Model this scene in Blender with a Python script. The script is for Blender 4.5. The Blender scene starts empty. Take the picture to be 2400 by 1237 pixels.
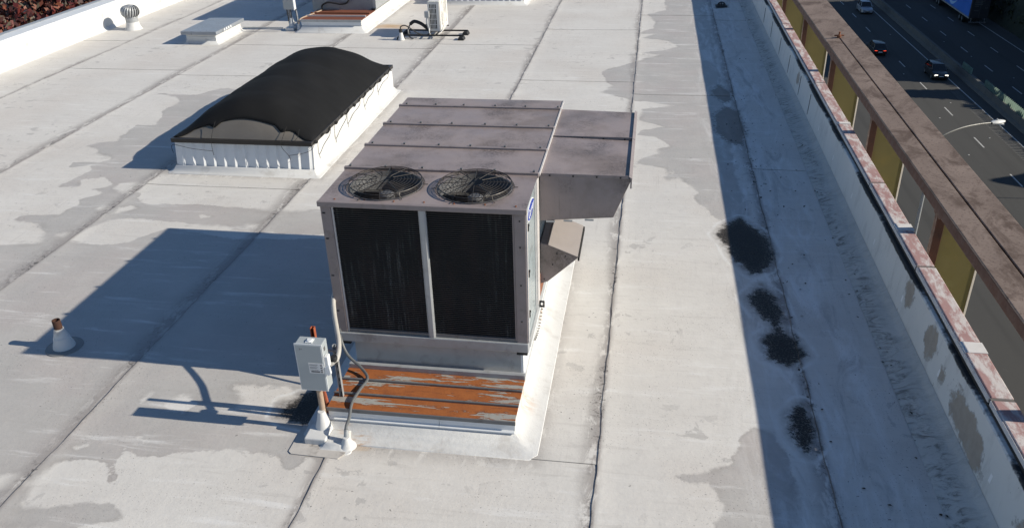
import bpy, bmesh, math, random
import numpy as np
from mathutils import Vector, Matrix

random.seed(7)
rng = np.random.default_rng(7)
SC = bpy.context.scene
COL = SC.collection
R = math.radians

# ------------------------------------------------------------------ camera, sky, sun, exposure
CAM_H = 5.8
cam_data = bpy.data.cameras.new('camera')
cam = bpy.data.objects.new('camera', cam_data)
COL.objects.link(cam)
cam_data.sensor_width = 36.0
cam_data.lens = 29.36
cam_data.clip_start = 0.1
cam_data.clip_end = 3000
rot = Matrix(((0.98754471, -0.05053534, 0.14900207),
              (0.1550546, 0.47335954, -0.86711522),
              (-0.02671159, 0.87941851, 0.47529945)))
cam.matrix_world = Matrix.Translation((0, 0, CAM_H)) @ rot.to_4x4()
SC.camera = cam

SUN_EL, SUN_AZ = R(28.3), R(91.0)          # sun stands over the highway, a touch towards the viewer
world = bpy.data.worlds.new('World')
SC.world = world
world.use_nodes = True
wn = world.node_tree
sky = wn.nodes.new('ShaderNodeTexSky')
sky.sky_type = 'NISHITA'
sky.sun_disc = False
sky.sun_elevation = SUN_EL
sky.sun_rotation = SUN_AZ
sky.air_density = 1.0
sky.dust_density = 0.0
sky.ozone_density = 4.5
bg = wn.nodes['Background']
bg.inputs['Strength'].default_value = 0.085
wn.links.new(sky.outputs[0], bg.inputs['Color'])

sun_data = bpy.data.lights.new('sun', 'SUN')
sun_data.energy = 5.0
sun_data.angle = R(0.5)
sun_data.color = (1.0, 0.93, 0.79)
sun = bpy.data.objects.new('sun', sun_data)
COL.objects.link(sun)
sdir = Vector((math.cos(SUN_EL) * math.sin(SUN_AZ), math.cos(SUN_EL) * math.cos(SUN_AZ), math.sin(SUN_EL)))
sun.rotation_euler = sdir.to_track_quat('Z', 'Y').to_euler()
sun.location = (20, -5, 30)

vs = SC.view_settings
vs.view_transform = 'Standard'
vs.look = 'None'
vs.gamma = 1.0
vs.exposure = 0.35
vs.use_curve_mapping = False
SC.cycles.max_bounces = 6
SC.cycles.diffuse_bounces = 3

# ------------------------------------------------------------------ helpers
ORG = {}

def tag(o, label=None, cat=None, group=None, kind=None):
    if label: o['label'] = label
    if cat: o['category'] = cat
    if group: o['group'] = group
    if kind: o['kind'] = kind
    return o

def thing(name, loc, label, cat, group=None):
    o = bpy.data.objects.new(name, None)
    o.empty_display_size = 0.2
    COL.objects.link(o)
    o.location = loc
    ORG[o.name] = Vector(loc)
    return tag(o, label, cat, group)

def copy_tree(o, parent=None):
    c = o.copy()
    COL.objects.link(c)
    c.parent = parent
    for ch in list(o.children):
        copy_tree(ch, c)
    return c

class MB:
    """collects shapes given in world coordinates; build() links them as one mesh object"""
    def __init__(s):
        s.v = []; s.f = []
    def add(s, vs_, fs_):
        n = len(s.v)
        s.v += [tuple(p) for p in vs_]
        s.f += [tuple(i + n for i in f) for f in fs_]
        return s
    def box(s, x0, x1, y0, y1, z0, z1):
        return s.add([(x0, y0, z0), (x1, y0, z0), (x1, y1, z0), (x0, y1, z0), (x0, y0, z1), (x1, y0, z1), (x1, y1, z1), (x0, y1, z1)],
                     [(0, 3, 2, 1), (4, 5, 6, 7), (0, 1, 5, 4), (1, 2, 6, 5), (2, 3, 7, 6), (3, 0, 4, 7)])
    def quad(s, a, b, c, d):
        return s.add([a, b, c, d], [(0, 1, 2, 3)])
    def prism(s, poly, axis, a0, a1):
        def P(p, a):
            return {'x': (a, p[0], p[1]), 'y': (p[0], a, p[1]), 'z': (p[0], p[1], a)}[axis]
        n = len(poly)
        vs_ = [P(p, a0) for p in poly] + [P(p, a1) for p in poly]
        fs_ = [tuple(range(n - 1, -1, -1)), tuple(range(n, 2 * n))]
        fs_ += [(i, (i + 1) % n, n + (i + 1) % n, n + i) for i in range(n)]
        return s.add(vs_, fs_)
    def tube(s, pts, r, n=8, cap=True):
        pts = [Vector(p) for p in pts]
        m = len(pts)
        rr = r if isinstance(r, (list, tuple)) else [r] * m
        t0 = (pts[1] - pts[0]).normalized()
        ref = Vector((0, 0, 1)) if abs(t0.z) < 0.9 else Vector((1, 0, 0))
        nrm = t0.cross(ref).normalized()
        vs_ = []
        for i, p in enumerate(pts):
            t = (pts[min(i + 1, m - 1)] - pts[max(i - 1, 0)]).normalized()
            nrm = (nrm - t * nrm.dot(t)).normalized()
            b = t.cross(nrm)
            for k in range(n):
                a = 2 * math.pi * k / n
                vs_.append(p + (nrm * math.cos(a) + b * math.sin(a)) * rr[i])
        fs_ = []
        for i in range(m - 1):
            for k in range(n):
                k2 = (k + 1) % n
                fs_.append((i * n + k, i * n + k2, (i + 1) * n + k2, (i + 1) * n + k))
        if cap:
            fs_.append(tuple(range(n - 1, -1, -1)))
            fs_.append(tuple((m - 1) * n + k for k in range(n)))
        return s.add(vs_, fs_)
    def ring(s, c, rad, r, n=40, k=5):
        pts = [(c[0] + rad * math.cos(2 * math.pi * i / n), c[1] + rad * math.sin(2 * math.pi * i / n), c[2]) for i in range(n)]
        vs_ = []
        for i, p in enumerate(pts):
            a = 2 * math.pi * i / n
            for j in range(k):
                b = 2 * math.pi * j / k
                rr = rad + r * math.cos(b)
                vs_.append((c[0] + rr * math.cos(a), c[1] + rr * math.sin(a), c[2] + r * math.sin(b)))
        fs_ = [(i * k + j, ((i + 1) % n) * k + j, ((i + 1) % n) * k + (j + 1) % k, i * k + (j + 1) % k) for i in range(n) for j in range(k)]
        return s.add(vs_, fs_)
    def lathe(s, prof, c, n=28, cap0=True, cap1=True):
        vs_ = []
        for r_, z_ in prof:
            for k in range(n):
                a = 2 * math.pi * k / n
                vs_.append((c[0] + r_ * math.cos(a), c[1] + r_ * math.sin(a), c[2] + z_))
        m = len(prof)
        fs_ = [(i * n + k, i * n + (k + 1) % n, (i + 1) * n + (k + 1) % n, (i + 1) * n + k) for i in range(m - 1) for k in range(n)]
        if cap0: fs_.append(tuple(range(n - 1, -1, -1)))
        if cap1: fs_.append(tuple((m - 1) * n + k for k in range(n)))
        return s.add(vs_, fs_)
    def grid(s, fn, us, vs2):
        nu, nv = len(us), len(vs2)
        vs_ = [fn(u, v) for v in vs2 for u in us]
        fs_ = [(j * nu + i, j * nu + i + 1, (j + 1) * nu + i + 1, (j + 1) * nu + i) for j in range(nv - 1) for i in range(nu - 1)]
        return s.add(vs_, fs_)
    def build(s, name, mat, parent=None, smooth=False, bevel=0.0, origin=None, solid=0.0, fixn=True):
        if parent is not None:
            org = ORG[parent.name]
        elif origin is not None:
            org = Vector(origin)
        else:
            a = np.array(s.v)
            org = Vector((float(a[:, 0].mean()), float(a[:, 1].mean()), float(a[:, 2].min())))
        me = bpy.data.meshes.new(name)
        me.from_pydata([(p[0] - org.x, p[1] - org.y, p[2] - org.z) for p in s.v], [], s.f)
        if fixn:
            bm = bmesh.new(); bm.from_mesh(me)
            bmesh.ops.recalc_face_normals(bm, faces=bm.faces)
            bm.to_mesh(me); bm.free()
        me.update()
        if smooth:
            me.polygons.foreach_set('use_smooth', [True] * len(me.polygons))
            me.set_sharp_from_angle(angle=R(38))
        if mat is not None:
            me.materials.append(mat)
        o = bpy.data.objects.new(name, me)
        COL.objects.link(o)
        if parent is not None:
            o.parent = parent
        else:
            o.location = org
        ORG[o.name] = org.copy()
        if solid:
            m_ = o.modifiers.new('solid', 'SOLIDIFY'); m_.thickness = solid; m_.offset = 0
        if bevel:
            b_ = o.modifiers.new('bevel', 'BEVEL'); b_.width = bevel; b_.segments = 2
            b_.limit_method = 'ANGLE'; b_.angle_limit = R(40)
        return o

def box(name, mat, parent, x0, x1, y0, y1, z0, z1, bevel=0.0, **k):
    return MB().box(x0, x1, y0, y1, z0, z1).build(name, mat, parent, bevel=bevel, **k)

def spline(pts, n=8):
    pts = [Vector(p) for p in pts]
    out = []
    for i in range(len(pts) - 1):
        p0 = pts[max(i - 1, 0)]; p1 = pts[i]; p2 = pts[i + 1]; p3 = pts[min(i + 2, len(pts) - 1)]
        for k in range(n):
            t = k / n
            out.append(0.5 * ((2 * p1) + (p2 - p0) * t + (2 * p0 - 5 * p1 + 4 * p2 - p3) * t * t + (3 * p1 - p0 - 3 * p2 + p3) * t ** 3))
    out.append(pts[-1])
    return out

def text_mesh(name, body, size, mat, parent, loc, euler, extrude=0.001, sx=1.0, shear=0.0):
    cu = bpy.data.curves.new(name, 'FONT')
    cu.body = body; cu.size = size; cu.align_x = 'CENTER'; cu.align_y = 'CENTER'; cu.extrude = extrude; cu.shear = shear
    t = bpy.data.objects.new(name + '_curve', cu)
    COL.objects.link(t)
    bpy.context.view_layer.update()
    me = bpy.data.meshes.new_from_object(t.evaluated_get(bpy.context.evaluated_depsgraph_get()))
    bpy.data.objects.remove(t); bpy.data.curves.remove(cu)
    o = bpy.data.objects.new(name, me)
    COL.objects.link(o)
    me.materials.clear(); me.materials.append(mat)
    o.parent = parent
    o.location = Vector(loc) - ORG[parent.name]
    o.rotation_euler = euler
    o.scale = (sx, 1, 1)
    ORG[o.name] = Vector(loc)
    return o

# ------------------------------------------------------------------ materials
class NT:
    def __init__(s, name):
        s.m = bpy.data.materials.new(name)
        s.m.use_nodes = True
        s.t = s.m.node_tree
        s.b = s.t.nodes['Principled BSDF']
    def link(s, a, b): s.t.links.new(a, b)
    def node(s, typ, **k):
        n = s.t.nodes.new(typ)
        for a, b in k.items(): setattr(n, a, b)
        return n
    def set(s, inp, v):
        i = s.b.inputs[inp]
        if hasattr(v, 'is_output') or isinstance(v, bpy.types.NodeSocket): s.link(v, i)
        else: i.default_value = v if not (isinstance(v, tuple) and len(v) == 3) else (*v, 1)
    def pos(s, world=True, scale=(1, 1, 1), loc=(0, 0, 0)):
        if world: src = s.node('ShaderNodeNewGeometry').outputs['Position']
        else: src = s.node('ShaderNodeTexCoord').outputs['Object']
        mp = s.node('ShaderNodeMapping')
        mp.inputs['Scale'].default_value = scale
        mp.inputs['Location'].default_value = loc
        s.link(src, mp.inputs['Vector'])
        return mp.outputs[0]
    def noise(s, vec, scale, detail=3, rough=0.55, dist=0.0):
        n = s.node('ShaderNodeTexNoise')
        n.inputs['Scale'].default_value = scale
        n.inputs['Detail'].default_value = detail
        n.inputs['Roughness'].default_value = rough
        n.inputs['Distortion'].default_value = dist
        s.link(vec, n.inputs['Vector'])
        return n.outputs['Fac']
    def voro(s, vec, scale, feature='F1', rnd=1.0):
        n = s.node('ShaderNodeTexVoronoi', feature=feature)
        n.inputs['Scale'].default_value = scale
        n.inputs['Randomness'].default_value = rnd
        s.link(vec, n.inputs['Vector'])
        return n.outputs['Distance']
    def math(s, op, a, b=None, clamp=False):
        n = s.node('ShaderNodeMath', operation=op)
        n.use_clamp = clamp
        for i, v in enumerate((a, b)):
            if v is None: continue
            if isinstance(v, bpy.types.NodeSocket): s.link(v, n.inputs[i])
            else: n.inputs[i].default_value = v
        return n.outputs[0]
    def ramp(s, v, lo, hi, to0=0.0, to1=1.0):
        n = s.node('ShaderNodeMapRange')
        n.interpolation_type = 'SMOOTHSTEP'
        s.link(v, n.inputs['Value'])
        n.inputs['From Min'].default_value = lo
        n.inputs['From Max'].default_value = hi
        n.inputs['To Min'].default_value = to0
        n.inputs['To Max'].default_value = to1
        return n.outputs['Result']
    def mix(s, fac, a, b, mode='MIX'):
        n = s.node('ShaderNodeMix', data_type='RGBA', blend_type=mode)
        for inp, v in ((n.inputs['Factor'], fac), (n.inputs[6], a), (n.inputs[7], b)):
            if isinstance(v, bpy.types.NodeSocket): s.link(v, inp)
            elif isinstance(v, tuple): inp.default_value = (*v, 1) if len(v) == 3 else v
            else: inp.default_value = v
        return n.outputs[2]
    def attr(s, name):
        return s.node('ShaderNodeAttribute', attribute_name=name).outputs['Fac']
    def xyz(s, vec):
        n = s.node('ShaderNodeSeparateXYZ'); s.link(vec, n.inputs[0]); return n.outputs
    def bump(s, h, strength=0.3, dist=0.01):
        n = s.node('ShaderNodeBump')
        n.inputs['Strength'].default_value = strength
        n.inputs['Distance'].default_value = dist
        s.link(h, n.inputs['Height'])
        s.link(n.outputs[0], s.b.inputs['Normal'])

def plain(name, col, rough=0.5, metal=0.0, var=0.12, scale=6.0, dirt=None, dirt_amt=0.5, bump=0.0, spec=0.5, world=True, bscale=60):
    """paint-like surface: slight tone variation, optional darker blotches, optional fine relief"""
    t = NT(name)
    p = t.pos(world)
    n = t.noise(p, scale, 4)
    c = t.mix(n, tuple(x * (1 - var) for x in col), tuple(min(1, x * (1 + var)) for x in col))
    if dirt:
        d = t.ramp(t.noise(p, scale * 0.6, 5, 0.65, 0.4), 0.52, 0.75, 0, dirt_amt)
        c = t.mix(d, c, dirt)
    t.set('Base Color', c)
    t.set('Roughness', t.ramp(t.noise(p, scale * 2, 3), 0.3, 0.7, max(0, rough - 0.08), min(1, rough + 0.08)))
    t.set('Metallic', metal)
    t.b.inputs['Specular IOR Level'].default_value = spec
    if bump: t.bump(t.noise(p, bscale, 3), bump, 0.004)
    return t.m

M = {}
M['flash'] = plain('white_flashing', (0.585, 0.58, 0.57), 0.6, var=0.05, scale=5, dirt=(0.34, 0.31, 0.28), dirt_amt=0.55, bump=0.6, bscale=14)
def rusty_flash():
    t = NT('white_flashing_with_rust_runs')
    p = t.pos()
    c = t.mix(t.noise(p, 5, 5, 0.6), (0.55, 0.545, 0.535), (0.62, 0.615, 0.605))
    c = t.mix(t.ramp(t.noise(p, 3, 6, 0.7, 0.4), 0.48, 0.72, 0, 0.5), c, (0.36, 0.33, 0.30))
    for (x, y, z, r) in ((-1.17, 7.28, 0.2, 0.30), (-2.80, 6.5, 0.03, 0.20), (-1.17, 8.9, 0.2, 0.22), (-3.0, 6.6, 0.1, 0.12)):
        n = t.node('ShaderNodeVectorMath', operation='DISTANCE')
        t.link(p, n.inputs[0]); n.inputs[1].default_value = (x, y, z)
        k = t.math('MULTIPLY', t.ramp(n.outputs['Value'], r, 0.0), t.ramp(t.noise(t.pos(scale=(1.5, 5, 1.5)), 3.5, 6, 0.7), 0.42, 0.62))
        c = t.mix(t.math('MULTIPLY', k, 0.8), c, (0.42, 0.20, 0.055))
    t.set('Base Color', c); t.set('Roughness', 0.6)
    t.bump(t.noise(p, 11, 5, 0.65), 0.7, 0.008)
    return t.m
M['flash_rust'] = rusty_flash()
M['white_metal'] = plain('white_sheet_metal', (0.66, 0.67, 0.68), 0.45, var=0.05, scale=4, dirt=(0.4, 0.38, 0.36), dirt_amt=0.3)
M['galv'] = plain('galvanised_steel', (0.36, 0.37, 0.38), 0.42, 0.25, var=0.15, scale=9, dirt=(0.17, 0.16, 0.15), dirt_amt=0.5)
M['dark_galv'] = plain('dark_weathered_steel', (0.15, 0.15, 0.155), 0.5, 0.2, var=0.2, scale=12, dirt=(0.06, 0.05, 0.045), dirt_amt=0.6)
M['grey_box'] = plain('grey_enamel', (0.33, 0.36, 0.375), 0.38, var=0.04, scale=5, dirt=(0.3, 0.3, 0.3), dirt_amt=0.25)
M['black'] = plain('black_rubber', (0.014, 0.014, 0.015), 0.7, var=0.2)
M['darkhole'] = plain('dark_interior', (0.012, 0.011, 0.011), 0.9, var=0.2)
M['conduit'] = plain('grey_conduit', (0.10, 0.105, 0.11), 0.5, var=0.1, scale=15)
M['insul'] = plain('pale_conduit', (0.42, 0.40, 0.37), 0.6, var=0.1, scale=12)
M['strut_red'] = plain('rusty_red_strut', (0.30, 0.075, 0.03), 0.75, var=0.3, scale=18, dirt=(0.12, 0.03, 0.015), dirt_amt=0.6)
M['tan_pipe'] = plain('tan_steel_pipe', (0.36, 0.27, 0.2), 0.55, var=0.15, scale=14, dirt=(0.2, 0.1, 0.06), dirt_amt=0.5)
M['rust_pipe'] = plain('rusty_pipe', (0.05, 0.02, 0.012), 0.85, var=0.4, scale=30)
M['paper'] = plain('label_paper', (0.62, 0.62, 0.62), 0.6, var=0.02)
M['ink'] = plain('label_ink', (0.12, 0.11, 0.11), 0.7, var=0.1)
M['cloth_cord'] = plain('black_cord', (0.012, 0.012, 0.012), 0.8)
M['wire'] = plain('brown_black_wire', (0.035, 0.028, 0.024), 0.5, 0.2)
M['blade'] = plain('aluminium_blade', (0.075, 0.073, 0.07), 0.45, 0.3, var=0.3, scale=10, dirt=(0.04, 0.035, 0.03))
M['rust'] = plain('rust_brown', (0.20, 0.07, 0.03), 0.85, var=0.4, scale=20)
M['logo_blue'] = plain('logo_blue', (0.02, 0.05, 0.32), 0.35, var=0.03)
M['logo_white'] = plain('logo_white', (0.8, 0.8, 0.8), 0.4, var=0.02)
M['side_panel'] = plain('pale_blue_grey_panel', (0.27, 0.31, 0.325), 0.3, var=0.06, scale=3, dirt=(0.22, 0.21, 0.2), dirt_amt=0.4)
M['mini_white'] = plain('ivory_enamel', (0.66, 0.64, 0.60), 0.4, var=0.04, scale=3)
M['mini_side'] = plain('ivory_enamel_side', (0.62, 0.60, 0.57), 0.45, var=0.04, scale=3)

def unit_paint():
    t = NT('mauve_unit_paint')
    p = t.pos()
    n = t.noise(p, 1.6, 5, 0.6)
    c = t.mix(n, (0.225, 0.182, 0.175), (0.325, 0.272, 0.262))
    c = t.mix(t.ramp(t.noise(t.pos(loc=(3, 1, 2)), 1.1, 5, 0.65), 0.45, 0.65, 0, 0.7), c, (0.175, 0.14, 0.125))
    st = t.ramp(t.noise(p, 1.25, 4, 0.6, 0.0), 0.46, 0.66, 0, 1.0)
    fine = t.ramp(t.noise(p, 34, 6, 0.85), 0.34, 0.66)
    st = t.math('MULTIPLY', st, fine)
    c = t.mix(st, c, (0.075, 0.058, 0.048))
    run = t.ramp(t.noise(t.pos(scale=(18, 18, 0.8)), 1.2, 5, 0.7), 0.56, 0.74, 0, 0.4)
    c = t.mix(run, c, (0.13, 0.105, 0.095))
    sp = t.ramp(t.noise(p, 120, 3), 0.64, 0.72, 0, 0.7)
    c = t.mix(sp, c, (0.09, 0.07, 0.06))
    t.set('Base Color', c)
    t.set('Roughness', t.ramp(n, 0.3, 0.7, 0.3, 0.5))
    t.bump(t.math('ADD', t.noise(p, 2.2, 3), t.math('MULTIPLY', t.noise(p, 12, 3), 0.1)), 0.22, 0.03)
    return t.m
M['unit'] = unit_paint()
M['unit_trim'] = plain('mauve_trim', (0.235, 0.197, 0.193), 0.45, var=0.18, scale=8, dirt=(0.1, 0.08, 0.07), dirt_amt=0.5)
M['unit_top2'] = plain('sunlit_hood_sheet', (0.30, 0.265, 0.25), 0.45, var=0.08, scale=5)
M['unit_edge'] = plain('pale_trim_edge', (0.5, 0.47, 0.46), 0.45, var=0.1, scale=8)

def coil():
    t = NT('black_coil_fins')
    p = t.pos()
    streak = t.noise(t.pos(scale=(22, 22, 0.9)), 1.6, 6, 0.75)
    patch = t.noise(p, 1.3, 4)
    f = t.math('MULTIPLY', t.ramp(streak, 0.50, 0.70), t.ramp(patch, 0.36, 0.62))
    f = t.math('MULTIPLY', f, t.ramp(t.noise(p, 70, 3), 0.30, 0.62))
    c = t.mix(f, (0.013, 0.0115, 0.011), (0.26, 0.25, 0.235))
    c = t.mix(t.ramp(t.noise(t.pos(scale=(3, 3, 0.7)), 1.7, 4), 0.45, 0.7, 0, 0.5), c, (0.04, 0.024, 0.02))
    t.set('Base Color', c)
    t.set('Roughness', 0.7)
    return t.m
M['coil'] = coil()

def rust_step():
    t = NT('rusted_sheet_with_grey_paint')
    p = t.pos()
    n = t.noise(t.pos(scale=(0.55, 4.2, 1)), 2.0, 7, 0.62, 0.35)
    m = t.ramp(n, 0.55, 0.562)
    rust = t.mix(t.noise(p, 7, 6, 0.75), (0.17, 0.042, 0.010), (0.40, 0.13, 0.028))
    rust = t.mix(t.ramp(t.noise(t.pos(scale=(1, 4, 1)), 4, 6, 0.75), 0.5, 0.7, 0, 0.6), rust, (0.13, 0.035, 0.012))
    rust = t.mix(t.ramp(t.noise(p, 70, 4, 0.8), 0.55, 0.72, 0, 0.7), rust, (0.09, 0.025, 0.010))
    rust = t.mix(t.ramp(t.noise(p, 30, 4, 0.8), 0.60, 0.75, 0, 0.5), rust, (0.5, 0.23, 0.08))
    edge = t.math('SUBTRACT', t.ramp(n, 0.53, 0.55), m)
    rust = t.mix(t.math('MULTIPLY', edge, 0.75), rust, (0.11, 0.035, 0.015))
    paint = t.mix(t.noise(p, 12, 5, 0.7), (0.22, 0.215, 0.20), (0.38, 0.37, 0.345))
    paint = t.mix(t.ramp(t.noise(p, 25, 4), 0.55, 0.7, 0, 0.5), paint, (0.25, 0.13, 0.06))
    t.set('Base Color', t.mix(m, rust, paint))
    t.set('Roughness', t.ramp(m, 0, 1, 0.88, 0.55))
    t.bump(t.math('ADD', t.noise(p, 80, 3), m), 0.4, 0.004)
    return t.m
M['rust_step'] = rust_step()
M['rust_far'] = plain('red_brown_rust', (0.16, 0.05, 0.026), 0.8, var=0.3, scale=5, dirt=(0.13, 0.04, 0.025), dirt_amt=0.6)

def fabric():
    t = NT('black_shade_fabric')
    p = t.pos()
    c = t.mix(t.noise(p, 1.5, 4), (0.006, 0.006, 0.0065), (0.015, 0.015, 0.0155))
    c = t.mix(t.ramp(t.noise(p, 9, 2), 0.80, 0.83), c, (0.2, 0.19, 0.18))
    t.set('Base Color', c)
    t.set('Roughness', 0.85)
    t.b.inputs['Specular IOR Level'].default_value = 0.15
    t.bump(t.noise(p, 260, 2), 0.25, 0.002)
    return t.m
M['fabric'] = fabric()

M['cloth_seam'] = plain('faded_cloth_seam', (0.008, 0.008, 0.0085), 0.9, var=0.3, scale=8, spec=0.15)
def acrylic():
    t = NT('aged_translucent_acrylic')
    c = t.mix(t.noise(t.pos(), 3, 4), (0.12, 0.108, 0.094), (0.185, 0.167, 0.145))
    t.set('Base Color', c)
    t.set('Roughness', 0.3)
    t.b.inputs['Subsurface Weight'].default_value = 0.0
    return t.m
M['acrylic'] = acrylic()

def coping():
    t = NT('faded_pink_coping')
    p = t.pos()
    c = t.mix(t.noise(p, 5, 4), (0.29, 0.165, 0.16), (0.38, 0.235, 0.225))
    w = t.ramp(t.noise(t.pos(scale=(3, 1, 1)), 2.6, 6, 0.75, 0.3), 0.44, 0.60, 0, 0.9)
    c = t.mix(w, c, (0.55, 0.52, 0.51))
    g2 = t.ramp(t.noise(p, 16, 5, 0.7), 0.58, 0.75, 0, 0.6)
    c = t.mix(g2, c, (0.17, 0.15, 0.15))
    t.set('Base Color', c)
    t.set('Roughness', 0.8)
    t.bump(t.noise(p, 60, 3), 0.3, 0.004)
    return t.m
M['coping'] = coping()
M['coping_white'] = plain('white_coping_patch', (0.6, 0.58, 0.57), 0.8, var=0.1, scale=14, dirt=(0.3, 0.27, 0.26), dirt_amt=0.5)
M['mortar'] = plain('dark_joint_sealant', (0.12, 0.11, 0.105), 0.9, var=0.3, scale=18)

def beam_top():
    t = NT('weathered_brown_steel')
    p = t.pos()
    c = t.mix(t.noise(p, 1.6, 5, 0.6), (0.14, 0.096, 0.072), (0.34, 0.255, 0.205))
    d = t.ramp(t.noise(t.pos(scale=(1, 0.6, 1)), 2.3, 6, 0.72, 0.7), 0.46, 0.66, 0, 0.9)
    c = t.mix(d, c, (0.10, 0.062, 0.042))
    sp = t.ramp(t.noise(p, 30, 5, 0.75), 0.52, 0.66, 0, 0.75)
    c = t.mix(sp, c, (0.085, 0.05, 0.035))
    t.set('Base Color', c)
    t.set('Roughness', 0.75)
    t.bump(t.noise(p, 40, 3), 0.2, 0.004)
    return t.m
M['beam'] = beam_top()
M['beam_side'] = plain('dark_red_brown_paint', (0.075, 0.026, 0.014), 0.6, var=0.3, scale=7, dirt=(0.03, 0.012, 0.008), dirt_amt=0.7)
M['fin'] = plain('mustard_panel', (0.14, 0.113, 0.036), 0.6, var=0.08, scale=3, dirt=(0.22, 0.15, 0.03), dirt_amt=0.35)
M['fin_edge'] = plain('pale_panel_edge', (0.62, 0.55, 0.47), 0.5, var=0.1)

def parapet_skin():
    t = NT('parapet_membrane')
    p = t.pos()
    x = t.xyz(t.node('ShaderNodeNewGeometry').outputs['Position'])
    c = t.mix(t.noise(p, 1.3, 4), (0.56, 0.57, 0.555), (0.68, 0.68, 0.66))
    # grey cement patches where the coat has flaked, and soot along the top edge
    a = t.attr('flake')
    m = t.ramp(t.math('ADD', a, t.math('MULTIPLY', t.math('SUBTRACT', t.noise(p, 5, 7, 0.75), 0.5), 0.40)), -0.006, 0.008)
    c = t.mix(m, c, t.mix(t.noise(p, 12, 4), (0.26, 0.23, 0.195), (0.40, 0.355, 0.30)))
    rim_ = t.math('SUBTRACT', t.ramp(t.math('ADD', a, t.math('MULTIPLY', t.math('SUBTRACT', t.noise(p, 5, 7, 0.75), 0.5), 0.40)), -0.03, -0.006), m)
    c = t.mix(t.math('MULTIPLY', rim_, 0.5), c, (0.12, 0.11, 0.10))
    wsh = t.ramp(t.noise(t.pos(scale=(1, 1, 0.35)), 4, 6, 0.7), 0.5, 0.72, 0, 0.45)
    c = t.mix(wsh, c, (0.36, 0.36, 0.35))
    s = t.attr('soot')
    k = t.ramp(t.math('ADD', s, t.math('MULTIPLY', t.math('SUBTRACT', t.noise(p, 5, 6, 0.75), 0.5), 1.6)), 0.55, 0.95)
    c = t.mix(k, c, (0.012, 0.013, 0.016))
    spk = t.ramp(t.noise(p, 26, 2), 0.74, 0.77, 0, 0.8)
    c = t.mix(spk, c, (0.03, 0.03, 0.03))
    t.set('Base Color', c)
    t.set('Roughness', 0.7)
    t.bump(t.math('SUBTRACT', t.noise(p, 14, 3), m), 0.25, 0.006)
    return t.m
M['parapet'] = parapet_skin()

def cant_mat():
    t = NT('dirty_cant_flashing')
    p = t.pos()
    c = t.mix(t.noise(p, 2, 4), (0.40, 0.41, 0.40), (0.56, 0.56, 0.54))
    g1 = t.ramp(t.noise(t.pos(scale=(1.0, 1.7, 1)), 3.1, 7, 0.75, 2.2), 0.44, 0.66, 0, 1)
    lo = t.attr('low')
    k = t.math('MULTIPLY', g1, lo)
    c = t.mix(t.math('MULTIPLY', k, 0.8), c, (0.09, 0.085, 0.075))
    t.set('Base Color', c)
    t.set('Roughness', 0.75)
    t.bump(t.noise(t.pos(scale=(1, 1.6, 1)), 5, 5, 0.6, 1.5), 0.6, 0.03)
    return t.m
M['cant'] = cant_mat()

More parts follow.
